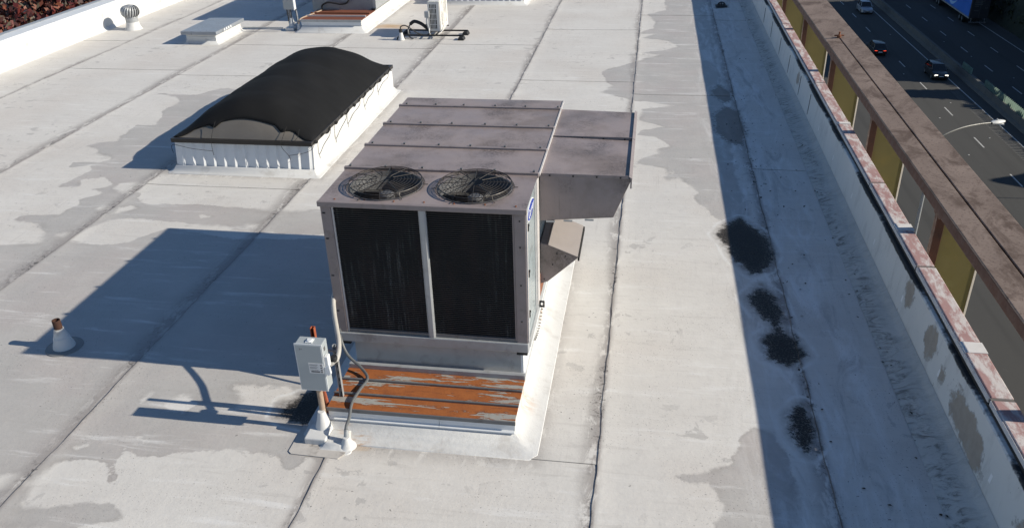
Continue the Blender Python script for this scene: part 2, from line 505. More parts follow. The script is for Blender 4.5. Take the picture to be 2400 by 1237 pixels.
def roof_mat():
    t = NT('white_roof_membrane')
    p = t.pos()
    xx = t.xyz(p)[0]
    pst = t.pos(scale=(0.45, 1.6, 1))
    base = t.mix(t.noise(pst, 0.7, 6, 0.65), (0.525, 0.50, 0.468), (0.675, 0.65, 0.615))
    base = t.mix(t.ramp(t.noise(p, 0.45, 4), 0.42, 0.7, 0, 0.55), base, (0.55, 0.505, 0.462))
    base = t.mix(t.ramp(t.noise(p, 6.5, 6, 0.72), 0.46, 0.75, 0, 0.38), base, (0.47, 0.445, 0.42))
    # dried puddle film: crisp tide lines in places, feathered in others
    gs = t.attr('gray')
    gs = t.math('ADD', gs, t.math('MULTIPLY', t.math('SUBTRACT', t.noise(p, 2.6, 4, 0.6), 0.5), 0.24))
    gs = t.math('ADD', gs, t.math('MULTIPLY', t.math('SUBTRACT', t.noise(p, 13, 5, 0.7), 0.5), 0.09))
    wd = t.ramp(t.noise(p, 0.7, 3), 0.40, 0.68, 0.014, 0.075)
    gm = t.ramp(t.math('DIVIDE', gs, wd), -1.0, 1.0)
    gm = t.math('MULTIPLY', gm, t.ramp(t.noise(p, 1.3, 6, 0.68), 0.28, 0.62, 0.78, 1.0))
    film = t.mix(t.noise(pst, 1.6, 6, 0.7), (0.375, 0.355, 0.335), (0.455, 0.435, 0.413))
    film = t.mix(t.ramp(t.noise(p, 0.8, 3), 0.4, 0.7, 0, 0.5), film, (0.435, 0.385, 0.365))
    gd_ = t.math('DIVIDE', gs, wd)
    rim = t.math('MULTIPLY', t.math('SUBTRACT', t.ramp(gd_, -1.0, 0.3), t.ramp(gd_, 0.6, 3.0)), t.ramp(t.noise(p, 2.0, 4), 0.4, 0.65, 0, 0.5))
    film = t.mix(rim, film, (0.31, 0.285, 0.262))
    film = t.mix(t.ramp(t.noise(p, 18, 5, 0.75), 0.52, 0.7, 0, 0.35), film, (0.33, 0.30, 0.285))
    c = t.mix(gm, base, film)
    # scattered drip marks
    dm = t.math('MULTIPLY', t.ramp(t.noise(t.pos(scale=(1, 1.1, 1)), 3.4, 4, 0.62, 0.5), 0.605, 0.63), t.ramp(t.noise(p, 0.42, 2), 0.47, 0.6))
    c = t.mix(t.math('MULTIPLY', dm, 0.75), c, (0.42, 0.40, 0.38))
    # faint streaks across the sheets, roller drag along them
    stx = t.ramp(t.noise(t.pos(scale=(0.5, 7, 1)), 1.6, 6, 0.7, 0.3), 0.54, 0.76, 0, 0.42)
    c = t.mix(stx, c, (0.39, 0.365, 0.34))
    wht = t.ramp(t.noise(t.pos(scale=(0.6, 5, 1)), 1.1, 5, 0.7, 0.3), 0.54, 0.74, 0, 0.7)
    c = t.mix(wht, c, (0.69, 0.675, 0.655))
    drag = t.math('MULTIPLY', t.ramp(t.noise(t.pos(scale=(26, 0.7, 1)), 1.0, 4, 0.6), 0.56, 0.7), t.ramp(t.noise(p, 0.55, 3), 0.50, 0.66))
    c = t.mix(t.math('MULTIPLY', drag, 0.33), c, (0.34, 0.31, 0.29))
    # chalky drainage runs towards the gutter
    win = t.math('MULTIPLY', t.ramp(xx, 0.9, 1.7), t.ramp(xx, 3.0, 2.5))
    ck = t.math('MULTIPLY', win, t.ramp(t.noise(t.pos(scale=(2.4, 0.5, 1)), 1.3, 6, 0.72, 0.8), 0.45, 0.68))
    c = t.mix(t.math('MULTIPLY', ck, 0.75), c, (0.72, 0.71, 0.70))
    dk = t.math('MULTIPLY', win, t.ramp(t.noise(t.pos(scale=(2.0, 0.4, 1), loc=(5, 3, 0)), 1.5, 6, 0.72, 1.0), 0.50, 0.70))
    c = t.mix(t.math('MULTIPLY', dk, 0.6), c, (0.30, 0.285, 0.27))
    # grime beside the laps
    sd = t.attr('seam')
    sn = t.noise(t.pos(scale=(3.2, 1.0, 1)), 2.2, 6, 0.72, 0.4)
    g1 = t.math('MULTIPLY', t.ramp(sd, 0.0, 1.0), t.ramp(sn, 0.38, 0.50))
    c = t.mix(t.math('MULTIPLY', g1, 0.88), c, (0.29, 0.265, 0.25))
    g2 = t.math('MULTIPLY', t.ramp(sd, 0.3, 1.0), t.ramp(t.noise(p, 15, 5, 0.75, 0.6), 0.51, 0.60))
    g2 = t.math('MULTIPLY', g2, t.ramp(t.noise(t.pos(scale=(2, 1, 1)), 0.9, 3), 0.42, 0.6))
    c = t.mix(t.math('MULTIPLY', g2, 0.85), c, (0.055, 0.05, 0.047))
    # dried mud with a dark tide rim
    md = t.math('ADD', t.attr('mud'), t.math('MULTIPLY', t.math('SUBTRACT', t.noise(p, 6, 5, 0.7), 0.5), 0.16))
    mm = t.ramp(md, -0.01, 0.03)
    mr = t.math('SUBTRACT', t.ramp(md, -0.10, -0.01), mm)
    c = t.mix(t.math('MULTIPLY', mr, t.ramp(t.noise(p, 12, 5, 0.7), 0.40, 0.6, 0, 0.75)), c, (0.07, 0.062, 0.055))
    c = t.mix(t.math('MULTIPLY', mm, 0.85), c, t.mix(t.noise(p, 7, 6, 0.7), (0.12, 0.10, 0.088), (0.22, 0.19, 0.165)))
    # black organic dirt, grainy
    dr = t.attr('dirt')
    dn = t.math('ADD', dr, t.math('MULTIPLY', t.math('SUBTRACT', t.noise(p, 5, 6, 0.7, 0.5), 0.5), 0.95))
    dn = t.math('ADD', dn, t.math('MULTIPLY', t.math('SUBTRACT', t.noise(p, 24, 5, 0.8), 0.5), 0.42))
    dn = t.math('ADD', dn, t.math('MULTIPLY', t.math('SUBTRACT', t.noise(p, 90, 3, 0.8), 0.5), 0.34))
    bb = t.attr('blob')
    ring = t.math('MULTIPLY', t.math('SUBTRACT', t.ramp(bb, 0.02, 0.12), t.ramp(bb, 0.12, 0.26)), t.ramp(t.noise(p, 4, 4), 0.4, 0.6, 0.2, 0.9))
    c = t.mix(ring, c, (0.66, 0.65, 0.63))
    halo = t.math('MULTIPLY', t.ramp(bb, 0.14, 0.55, 0, 0.8), t.ramp(t.noise(p, 9, 6, 0.75), 0.3, 0.6))
    c = t.mix(halo, c, (0.17, 0.15, 0.13))
    dmask = t.ramp(dn, 0.42, 0.58)
    grain = t.ramp(t.noise(p, 42, 5, 0.8), 0.47, 0.66)
    c = t.mix(dmask, c, t.mix(t.math('MULTIPLY', grain, t.ramp(dr, 1.0, 0.6, 0.25, 1.0)), (0.016, 0.0135, 0.011), (0.19, 0.165, 0.14)))
    # rust bleed and black specks
    ru = t.attr('rust')
    rn = t.ramp(t.math('MULTIPLY', ru, t.noise(pst, 2.0, 5, 0.7)), 0.22, 0.55, 0, 0.75)
    c = t.mix(rn, c, (0.46, 0.27, 0.10))
    sk = t.math('MULTIPLY', t.ramp(t.noise(p, 55, 2, 0.6), 0.655, 0.69), t.ramp(t.noise(p, 0.9, 3), 0.42, 0.58))
    c = t.mix(t.math('MULTIPLY', sk, 0.8), c, (0.10, 0.09, 0.085))
    sk2 = t.math('MULTIPLY', t.ramp(t.noise(p, 21, 2, 0.6), 0.70, 0.72), t.ramp(t.noise(p, 0.5, 3), 0.45, 0.6))
    c = t.mix(t.math('MULTIPLY', sk2, 0.85), c, (0.06, 0.055, 0.05))
    c = t.mix(t.math('MULTIPLY', t.attr('lip'), t.ramp(t.noise(p, 1.1, 4), 0.35, 0.62, 0.5, 0.95)), c, (0.08, 0.073, 0.067))
    t.set('Base Color', c)
    t.set('Roughness', t.ramp(gm, 0, 1, 0.62, 0.5))
    t.b.inputs['Specular IOR Level'].default_value = 0.3
    h = t.math('ADD', t.math('MULTIPLY', t.noise(p, 3.0, 4), 1.0), t.math('MULTIPLY', t.noise(p, 22, 4, 0.7), 0.45))
    h = t.math('ADD', h, t.math('MULTIPLY', t.noise(t.pos(scale=(1, 6, 1)), 2.5, 3), 0.45))
    t.bump(h, 0.42, 0.014)
    return t.m
M['roof'] = roof_mat()

# ------------------------------------------------------------------ roof: deck, membrane sheets
# outlines of the stains lying on the roof, in metres
GRAY_STAINS = [[[-11.91,18.32],[-11.18,18.03],[-10.87,17.71],[-10.95,17.01],[-10.73,16.62],[-10.55,16.05],[-11.0,16.02],[-10.9,15.47],[-10.96,15.29],[-10.84,15.0],[-11.12,14.93],[-11.33,14.68],[-10.93,14.53],[-10.88,14.29],[-10.41,14.1],[-10.5,13.86],[-10.68,13.84],[-11.03,13.81],[-10.95,13.52],[-10.59,13.7],[-10.42,13.5],[-10.45,13.14],[-10.6,12.71],[-10.51,12.62],[-10.16,12.69],[-10.29,12.98],[-9.93,13.15],[-9.62,12.87],[-9.63,12.67],[-9.79,12.59],[-9.6,12.48],[-9.57,12.36],[-9.81,12.08],[-9.66,11.92],[-9.76,11.52],[-10.37,11.38],[-10.39,11.26],[-9.98,11.14],[-9.65,10.96],[-9.52,10.81],[-9.55,10.6],[-9.01,10.66],[-8.94,10.97],[-8.76,11.37],[-8.47,11.48],[-7.86,11.46],[-7.25,11.36],[-6.57,11.35],[-6.48,11.25],[-6.12,11.21],[-4.88,11.21],[-5.28,12.17],[-5.97,12.01],[-6.5,12.05],[-7.38,12.11],[-8.47,12.06],[-8.74,12.25],[-8.86,12.55],[-8.99,12.35],[-9.43,12.66],[-9.46,12.89],[-9.06,12.99],[-9.04,13.41],[-8.71,13.54],[-8.47,13.96],[-9.1,18.81],[-9.89,18.76],[-10.42,18.78],[-10.75,18.25],[-11.23,18.25]],[[-9.97,10.33],[-9.42,10.49],[-9.55,10.83],[-9.08,10.65],[-8.77,10.56],[-8.36,10.51],[-7.97,10.66],[-7.55,11.21],[-6.24,10.94],[-4.61,11.11],[-3.41,9.41],[-3.35,7.8],[-3.43,6.61],[-3.44,6.26],[-3.12,6.37],[-3.07,6.16],[-3.28,6.22],[-3.36,6.03],[-3.46,6.02],[-3.57,6.14],[-3.72,6.23],[-3.85,6.17],[-4.09,6.2],[-4.8,6.09],[-4.77,6.05],[-5.03,5.99],[-5.14,6.05],[-5.27,6.1],[-5.21,5.89],[-5.06,5.57],[-5.15,5.64],[-5.34,5.87],[-5.55,5.9],[-5.76,5.86],[-5.85,5.74],[-5.91,5.5],[-5.82,5.24],[-5.76,5.2],[-5.54,5.21],[-4.95,5.34],[-4.73,5.23],[-4.72,5.14],[-4.77,5.11],[-5.09,5.03],[-5.11,4.96],[-5.93,4.85],[-6.32,5.36],[-6.18,5.38],[-6.0,5.45],[-5.95,5.5],[-6.07,5.54],[-6.14,5.62],[-6.31,5.55],[-6.45,5.53],[-8.38,7.77],[-10.13,9.95]],[[0.43,30.21],[0.49,28.31],[-0.08,27.63],[0.13,26.59],[0.12,25.61],[-0.22,25.32],[-0.25,24.86],[0.2,25.03],[-0.2,24.48],[0.57,24.12],[0.78,23.47],[0.41,23.05],[-0.21,22.79],[0.33,22.59],[-0.12,22.19],[-0.3,21.82],[-0.91,21.23],[-1.14,20.81],[-0.99,20.05],[-0.8,19.7],[-1.07,19.09],[-0.48,18.69],[-0.25,18.49],[0.01,18.5],[0.62,18.23],[-0.08,17.92],[-0.15,17.18],[0.12,17.02],[0.45,16.77],[-0.11,16.55],[-0.1,16.28],[0.25,16.14],[0.54,15.67],[0.25,15.49],[0.25,15.25],[-0.07,14.92],[-0.09,14.7],[0.38,14.52],[0.54,14.26],[0.53,14.41],[0.36,14.09],[0.42,13.92],[0.65,14.08],[0.84,13.7],[0.96,13.46],[0.87,13.21],[0.98,12.92],[1.13,12.6],[1.31,12.13],[1.73,12.66],[1.64,14.51],[1.7,16.69],[1.79,29.99]],[[1.29,7.27],[1.17,7.14],[1.14,6.97],[1.02,6.77],[1.0,6.65],[0.8,6.52],[0.5,6.44],[0.44,6.39],[0.5,6.33],[0.78,6.35],[0.87,6.27],[0.89,6.11],[0.93,6.02],[0.83,5.84],[0.82,5.65],[1.58,5.75],[1.62,6.54],[1.51,7.21]]]
LIGHT_STAINS = [[[-9.26,11.81],[-9.18,11.9],[-9.06,11.89],[-9.01,11.77],[-9.15,11.73]],[[-8.86,11.87],[-8.69,11.95],[-8.52,11.88],[-8.72,11.68],[-8.84,11.59]],[[-9.28,10.76],[-9.19,10.92],[-9.07,10.86],[-9.1,10.65]],[[-7.33,11.76],[-7.04,11.68],[-7.23,11.61]],[[-6.33,11.45],[-6.13,11.5],[-6.13,11.34],[-6.3,11.35]],[[-10.72,13.92],[-10.71,14.19],[-10.45,14.13],[-10.37,13.99],[-10.53,13.86]],[[-4.61,7.3],[-3.92,7.34],[-3.81,7.16],[-4.03,7.03],[-3.98,6.91],[-4.4,6.86],[-4.37,7.02]],[[-5.21,6.86],[-5.1,7.06],[-4.83,6.91],[-4.92,6.74],[-5.14,6.74]],[[-5.28,6.33],[-5.07,6.26],[-5.12,6.21],[-5.21,6.24]],[[-5.84,6.05],[-5.69,6.14],[-5.7,6.07],[-5.79,6.02]],[[-5.55,6.9],[-5.49,7.05],[-5.46,6.96],[-5.49,6.84]]]
DIRT_STAINS = [[1.0,[[1.31,12.19],[1.58,12.48],[1.91,11.84],[1.96,11.28],[1.81,10.82],[1.59,10.63],[1.38,11.04],[1.29,11.49],[1.17,11.85]]],[0.85,[[1.44,9.97],[1.68,10.39],[1.87,10.02],[1.91,9.44],[1.75,9.29],[1.59,9.48]]],[0.88,[[1.54,9.0],[1.79,9.29],[1.99,8.99],[2.05,8.68],[1.81,8.42],[1.57,8.56]]],[0.95,[[1.67,7.49],[1.85,7.74],[1.92,7.42],[1.87,7.0],[1.79,6.9],[1.68,7.16]]],[1.0,[[2.12,29.27],[2.46,29.27],[2.46,28.69],[2.09,28.57]]],[0.5,[[3.24,28.6],[3.23,26.69],[2.94,24.31],[3.1,22.29],[3.37,23.05],[3.23,25.01],[3.37,28.6]]],[0.9,[[-3.66,6.95],[-3.56,7.15],[-3.36,7.38],[-3.18,7.01],[-3.27,6.7],[-3.64,6.76],[-3.85,6.81],[-3.89,7.07]]]]
MUD_STAINS = [[[1.46,17.69],[1.73,18.21],[1.96,17.92],[2.01,16.71],[1.88,15.86],[1.67,15.93],[1.43,16.58],[1.45,17.21]],[[1.48,19.26],[1.67,19.86],[1.9,19.29],[1.89,18.74],[1.72,18.52],[1.51,19.04]]]

DIRT_STAINS.append([1.0, [[-3.86, 6.92], [-3.76, 7.15], [-3.55, 7.36], [-3.2, 7.42], [-3.12, 6.8], [-3.4, 6.72], [-3.72, 6.76]]])

def sdf(px, py, poly):
    """signed distance to a polygon, positive inside"""
    pl = np.array(poly)
    d2 = np.full(px.shape, 1e9)
    ins = np.zeros(px.shape, bool)
    n = len(pl)
    for i in range(n):
        ax, ay = pl[i]; bx, by = pl[(i + 1) % n]
        ex, ey = bx - ax, by - ay
        l2 = ex * ex + ey * ey + 1e-9
        tt = np.clip(((px - ax) * ex + (py - ay) * ey) / l2, 0, 1)
        d2 = np.minimum(d2, (px - ax - tt * ex) ** 2 + (py - ay - tt * ey) ** 2)
        c = ((ay > py) != (by > py)) & (px < ex * (py - ay) / (by - ay + 1e-12) + ax)
        ins ^= c
    d = np.sqrt(d2)
    return np.where(ins, d, -d)

SEAMS = [-17.25, -15.56, -12.12, -8.97, -6.0, -3.09, -0.31, 1.95, 2.98]
JOINTS = {0: [23.4], 1: [20.33], 2: [19.9, 23.1], 3: [12.9, 22.9], 4: [23.45], 5: [6.47, 19.98, 25.4], 6: [19.0, 27.45], 7: [14.6, 26.8]}
CURBS = [(-3.42, -0.93, 6.42, 11.4), (-8.88, -5.78, 13.42, 18.95), (-10.9, -8.45, 24.65, 31.0)]

def attrs(px, py):
    at = {}
    g_ = np.full(px.shape, -1.0)
    for pl in GRAY_STAINS: g_ = np.maximum(g_, sdf(px, py, pl))
    for pl in LIGHT_STAINS: g_ = np.minimum(g_, -sdf(px, py, pl))
    at['gray'] = np.clip(g_, -0.6, 0.6)
    d_ = np.zeros(px.shape)
    for st, pl in DIRT_STAINS: d_ = np.maximum(d_, st * np.clip(0.5 + sdf(px, py, pl) / 0.34, 0, 1))
    # grime that collects along the gutter line and the parapet toe
    gl = np.exp(-((px - 1.98) / 0.10) ** 2) * (0.22 + 0.13 * np.sin(py * 1.7) + 0.12 * np.sin(py * 4.1 + 1))
    toe = np.clip((px - 2.62) / 0.4, 0, 1) * (0.20 + 0.10 * np.sin(py * 0.9 + 2))
    at['dirt'] = np.clip(np.maximum(d_, np.maximum(gl, toe) + 0.4 * d_), 0, 1)
    at['blob'] = d_
    m_ = np.full(px.shape, -1.0)
    for pl in MUD_STAINS: m_ = np.maximum(m_, sdf(px, py, pl))
    at['mud'] = np.clip(m_, -0.5, 0.5)
    s_ = np.zeros(px.shape)
    for k, sx in enumerate(SEAMS[1:-1]):
        d = sx - px                     # positive left of the lap
        w = (0.34 if k in (1, 2, 3) else 0.20) + 0.07 * np.sin(py * 1.3 + k)
        s_ = np.maximum(s_, np.where(d >= -0.02, np.clip(1 - d / w, 0, 1), np.clip(1 + d / 0.06, 0, 1)))
    for (x0, x1, y0, y1) in CURBS:      # grime round the foot of the curbs
        dx = np.maximum(np.maximum(x0 - px, px - x1), 0); dy = np.maximum(np.maximum(y0 - py, py - y1), 0)
        s_ = np.maximum(s_, 0.55 * np.clip(1 - np.hypot(dx, dy) / 0.22, 0, 1))
    at['seam'] = s_
    ru = np.exp(-(((px + 8.1) / 1.1) ** 2 + ((py - 25.6) / 0.55) ** 2)) + 0.8 * np.exp(-(((px + 2.75) / 0.22) ** 2 + ((py - 6.42) / 0.12) ** 2))
    at['rust'] = np.clip(ru, 0, 1)
    return at

deck = tag(MB().box(-17.3, 3.3, -3, 47, -0.5, -0.03).build('roof_deck', M['flash'], origin=(0, 0, -0.5)), kind='structure')
deck['label'] = 'flat white membrane roof with lapped sheets'

def sheet(x0, x1, y0, y1, res, lap):
    xs = [x0, x0 + 0.004, x0 + 0.012]
    n = max(2, int((x1 + 0.1 - x0) / res))
    xs += list(np.linspace(x0 + 0.03, x1 + (0.1 if lap else 0), n))
    ys = [y0, y0 + 0.003, y0 + 0.010] + list(np.linspace(y0 + 0.03, y1 + 0.08, max(2, int((y1 - y0) / res))))
    X, Y = np.meshgrid(np.array(xs), np.array(ys))
    dl = X - x0; dr = x1 + 0.1 - X; dn = Y - y0; df = y1 + 0.08 - Y
    Z = 0.0 + 0.0075 * np.clip(1 - dl / 0.22, 0, 1) + 0.0055 * np.clip(1 - dn / 0.2, 0, 1)
    if lap: Z -= 0.004 * np.clip(1 - dr / 0.16, 0, 1)
    Z -= 0.004 * np.clip(1 - df / 0.14, 0, 1)
    Z += 0.003 * np.sin(X * 2.1 + Y * 0.7) * np.sin(Y * 1.9 - X * 0.4) + 0.0015 * np.sin(Y * 9 + 2 * np.sin(X * 3)) * np.clip(1 - dl / 0.3, 0, 1)
    Z[:, 0] = -0.006; Z[0, :] = -0.006
    wob = 0.007 * np.sin(Y * 3.1 + x0) + 0.005 * np.sin(Y * 8.3 + 2 * x0) + 0.003 * np.sin(Y * 21)
    X = X + wob * np.clip(1 - dl / 0.03, 0, 1)
    Z += 0.004 * np.clip(1 - dl / 0.06, 0, 1) * (dl > 0.002) * np.maximum(0, np.sin(Y * 5.7 + 3 * np.sin(Y * 1.3 + x0)))
    nx, ny = len(xs), len(ys)
    me = bpy.data.meshes.new('membrane_sheet')
    co = np.stack([X, Y, Z + 0.5], -1).reshape(-1, 3)
    idx = np.arange(nx * ny).reshape(ny, nx)
    q = np.stack([idx[:-1, :-1], idx[:-1, 1:], idx[1:, 1:], idx[1:, :-1]], -1).reshape(-1, 4)
    me.vertices.add(len(co)); me.vertices.foreach_set('co', co.astype(np.float32).ravel())
    me.loops.add(q.size); me.loops.foreach_set('vertex_index', q.astype(np.int32).ravel())
    me.polygons.add(len(q)); me.polygons.foreach_set('loop_start', np.arange(0, q.size, 4, dtype=np.int32))
    me.update(calc_edges=True)
    me.polygons.foreach_set('use_smooth', np.ones(len(q), bool))
    me.set_sharp_from_angle(angle=R(30))
    at_ = attrs(X.ravel(), Y.ravel())
    lip = np.zeros(X.shape); lip[:, :2] = 0.55 if abs(x0 + 0.31) < 0.01 else 1.0; lip[:2, :] = 0.7
    at_['lip'] = lip.ravel()
    for k, a in at_.items():
        at = me.attributes.new(k, 'FLOAT', 'POINT'); at.data.foreach_set('value', a.astype(np.float32))
    me.materials.append(M['roof'])
    o = bpy.data.objects.new('membrane_sheet', me)
    COL.objects.link(o); o.parent = deck
    ORG[o.name] = Vector((0, 0, 0))

for i in range(8):
    ys = [4.0] + JOINTS[i] + [33.0]
    for a, b in zip(ys[:-1], ys[1:]):
        sheet(SEAMS[i], SEAMS[i + 1], a, b, 0.05 if b < 26 or a < 20 else 0.07, i < 7)
    sheet(SEAMS[i], SEAMS[i + 1], 33.0, 46.0, 0.5, i < 7)
    sheet(SEAMS[i], SEAMS[i + 1], -2.5, 4.0, 0.5, i < 7)

# ------------------------------------------------------------------ right parapet
par = thing('parapet_wall', (3.4, 15, 0), 'low white parapet wall in shade with pink coping along the highway side', 'parapet')
def attr_mesh(name, mat, parent, xz, y0, y1, res, fn):
    """strip swept along y from a cross-section, carrying point attributes"""
    prof = []
    for (a, b) in zip(xz[:-1], xz[1:]):
        n = max(1, int(math.hypot(b[0] - a[0], b[1] - a[1]) / res))
        prof += [(a[0] + (b[0] - a[0]) * k / n, a[1] + (b[1] - a[1]) * k / n) for k in range(n)]
    prof.append(xz[-1])
    ys = np.linspace(y0, y1, int((y1 - y0) / res))
    pr = np.array(prof)
    X = np.tile(pr[:, 0], (len(ys), 1)); Z = np.tile(pr[:, 1], (len(ys), 1)); Y = np.tile(ys[:, None], (1, len(pr)))
    org = ORG[parent.name]
    mb = MB(); nu = len(pr)
    me = bpy.data.meshes.new(name)
    co = np.stack([X - org.x, Y - org.y, Z - org.z], -1).reshape(-1, 3)
    idx = np.arange(X.size).reshape(X.shape)
    q = np.stack([idx[:-1, :-1], idx[:-1, 1:], idx[1:, 1:], idx[1:, :-1]], -1).reshape(-1, 4)
    me.from_pydata(co.tolist(), [], q.tolist())
    for k, a in fn(X.ravel(), Y.ravel(), Z.ravel()).items():
        at = me.attributes.new(k, 'FLOAT', 'POINT'); at.data.foreach_set('value', a.astype(np.float32))
    me.polygons.foreach_set('use_smooth', [True] * len(me.polygons)); me.set_sharp_from_angle(angle=R(30))
    me.materials.append(mat)
    o = bpy.data.objects.new(name, me); COL.objects.link(o); o.parent = parent; ORG[o.name] = org.copy()
    return o

FLAKES = [  # (y, z, half length, half height)
    (9.42, 0.50, 0.17, 0.15), (8.42, 0.46, 0.20, 0.17), (7.93, 0.37, 0.09, 0.10), (7.10, 0.36, 0.50, 0.19), (6.75, 0.24, 0.18, 0.09), (5.5, 0.4, 0.3, 0.12), (18.9, 0.45, 0.14, 0.12)]
def par_attr(x, y, z):
    fl = np.full(x.shape, -1.0)
    for (cy, cz, a, b) in FLAKES:
        r_ = np.hypot((y - cy) / a, (z - cz) / b)
        fl = np.maximum(fl, (1 - r_) * min(a, b))
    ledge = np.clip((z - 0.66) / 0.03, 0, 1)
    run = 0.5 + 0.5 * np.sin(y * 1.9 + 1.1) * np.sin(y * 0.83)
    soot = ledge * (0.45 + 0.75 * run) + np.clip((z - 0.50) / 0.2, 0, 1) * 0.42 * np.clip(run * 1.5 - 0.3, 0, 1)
    return {'flake': fl, 'soot': soot}
attr_mesh('wall_membrane', M['parapet'], par, [(3.255, 0.08), (3.30, 0.685), (3.315, 0.70), (3.372, 0.70)], 2, 40, 0.045, par_attr)
box('wall_core', M['flash'], par, 3.318, 3.575, -3, 47, -0.45, 0.694)
def cant_attr(x, y, z):
    f = np.clip((x - 2.94) / 0.3, 0, 1)
    return {'low': np.clip(0.25 + 1.2 * np.exp(-((f - 0.22 - 0.10 * np.sin(y * 2.3 + 2 * np.sin(y * 0.7))) / 0.28) ** 2), 0, 1)}
attr_mesh('cant_flashing', M['cant'], par, [(2.90, 0.004), (3.0, 0.03), (3.18, 0.085), (3.257, 0.15)], 2, 40, 0.04, cant_attr)
cj = [1.6, 4.3, 6.96, 9.6, 12.23, 14.9, 17.46, 20.12, 22.8, 25.48, 28.15, 30.8, 33.5]
for a, b in zip(cj[:-1], cj[1:]):
    da, db = random.uniform(-.004, .004), random.uniform(-.004, .004)
    c_ = MB().box(3.37 + da, 3.58 + da, a + 0.02, b - 0.02, 0.705, 0.80 + db).build('coping_slab', M['coping'], par, bevel=0.012)
    ORG[c_.name] = ORG[par.name].copy()
    box('coping_face', M['coping_white'], par, 3.356, 3.366 + min(da, 0), a + 0.02, b - 0.02, 0.738, 0.792 + db)
    box('joint_sealant', M['mortar'], par, 3.366, 3.575, b - 0.026, b + 0.026, 0.70, 0.788)
box('inner_gasket', M['black'], par, 3.352, 3.369, -2, 40, 0.702, 0.735, bevel=0.004)
for (y_, l_) in ((10.69, 0.10), (7.83, 0.10), (14.93, 0.05)):
    box('coping_patch', M['coping_white'], par, 3.366, 3.586, y_ - l_, y_ + l_, 0.72, 0.8075, bevel=0.004)
for k, y_ in enumerate((4.75, 6.36, 8.0, 9.58, 11.15, 12.76, 14.41, 15.95)):  # white strips stand in for slits of sunlight on the wall
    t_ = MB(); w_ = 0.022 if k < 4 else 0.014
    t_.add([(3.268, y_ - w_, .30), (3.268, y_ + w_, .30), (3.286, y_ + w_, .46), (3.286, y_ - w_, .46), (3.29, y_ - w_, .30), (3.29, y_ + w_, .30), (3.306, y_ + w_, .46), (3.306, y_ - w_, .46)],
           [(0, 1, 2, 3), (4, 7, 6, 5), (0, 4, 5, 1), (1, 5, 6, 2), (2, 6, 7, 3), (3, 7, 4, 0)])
    t_.build('painted_sun_slit', M['logo_white'], par)
for y_ in (14.41, 17.2, 18.55, 20.3, 22.0, 23.85, 25.64, 9.62, 8.03):
    t_ = MB(); lo_ = 0.14 if y_ < 15 else 0.2
    t_.tube([(3.263, y_, lo_), (3.281, y_, 0.30 if y_ < 15 else 0.62)], 0.006, 5)
    t_.build('crack_bead', M['mortar'], par)

# ------------------------------------------------------------------ brown sunshade frame outside the parapet
scr = thing('sunshade_frame', (4.0, 15, -6), 'weathered brown steel sunshade frame with mustard fins outside the parapet', 'sunshade')
def plate(x0, x1, y0, y1, z0, z1, th):
    m_ = MB()
    m_.prism([(x0, z0), (x1, z1), (x1, z1 - th), (x0, z0 - th)], 'y', y0, y1)
    return m_
zt_ = lambda x: 1.30 + (x - 3.75) * 0.121
plate(3.75, 4.03, -2, 19.0, zt_(3.75), zt_(4.03), 0.03).build('top_plate', M['beam'], scr, bevel=0.006)
plate(4.055, 4.41, -2, 19.0, zt_(4.055), zt_(4.41), 0.03).build('top_plate', M['beam'], scr, bevel=0.006)
plate(3.75, 4.41, 19.003, 42, zt_(3.75), zt_(4.41), 0.03).build('top_plate', M['beam'], scr, bevel=0.006)
plate(4.0, 4.09, -2, 19.0, zt_(4.0) - 0.05, zt_(4.09) - 0.05, 0.02).build('slot_light_stop', M['beam_side'], scr)  # closing strip added so no sun falls through the slot
MB().prism([(3.752, 1.268), (3.79, 1.268), (3.79, 1.13), (3.752, 1.13)], 'y', -2, 42).build('inner_fascia', M['beam_side'], scr, bevel=0.006)
fit = MB(); fit.lathe([(0.045, 0), (0.045, 0.05), (0.02, 0.06), (0.02, 0.12)], (4.04, 19.05, zt_(4.04)), 12)
fit.tube([(3.94, 19.05, zt_(4.04) + 0.04), (4.14, 19.05, zt_(4.04) + 0.045)], 0.015, 6)
fit.build('pipe_fitting', M['rust'], scr, smooth=True)
for k in range(-1, 9):
    y_ = 10.55 + 3.87 * (k - 1)
    box('post', M['beam_side'], scr, 3.792, 3.90, y_ - 0.055, y_ + 0.055, -6, 1.262, bevel=0.006)
    box('gusset', M['beam_side'], scr, 3.795, 3.84, y_ - 0.13, y_ + 0.13, 1.05, 1.126, bevel=0.004)
    f_ = MB(); ya, yb = y_ + 0.03, y_ + 0.10
    f_.prism([(3.905, ya), (4.47, yb), (4.47, yb + 0.03), (3.905, ya + 0.03)], 'z', -6, 1.25)
    fo = f_.build('fin', M['fin'], scr)
    MB().prism([(4.472, yb - 0.008), (4.50, yb - 0.002), (4.50, yb + 0.036), (4.472, yb + 0.036)], 'z', -6, 1.25).build('edge_trim', M['fin_edge'], fo)

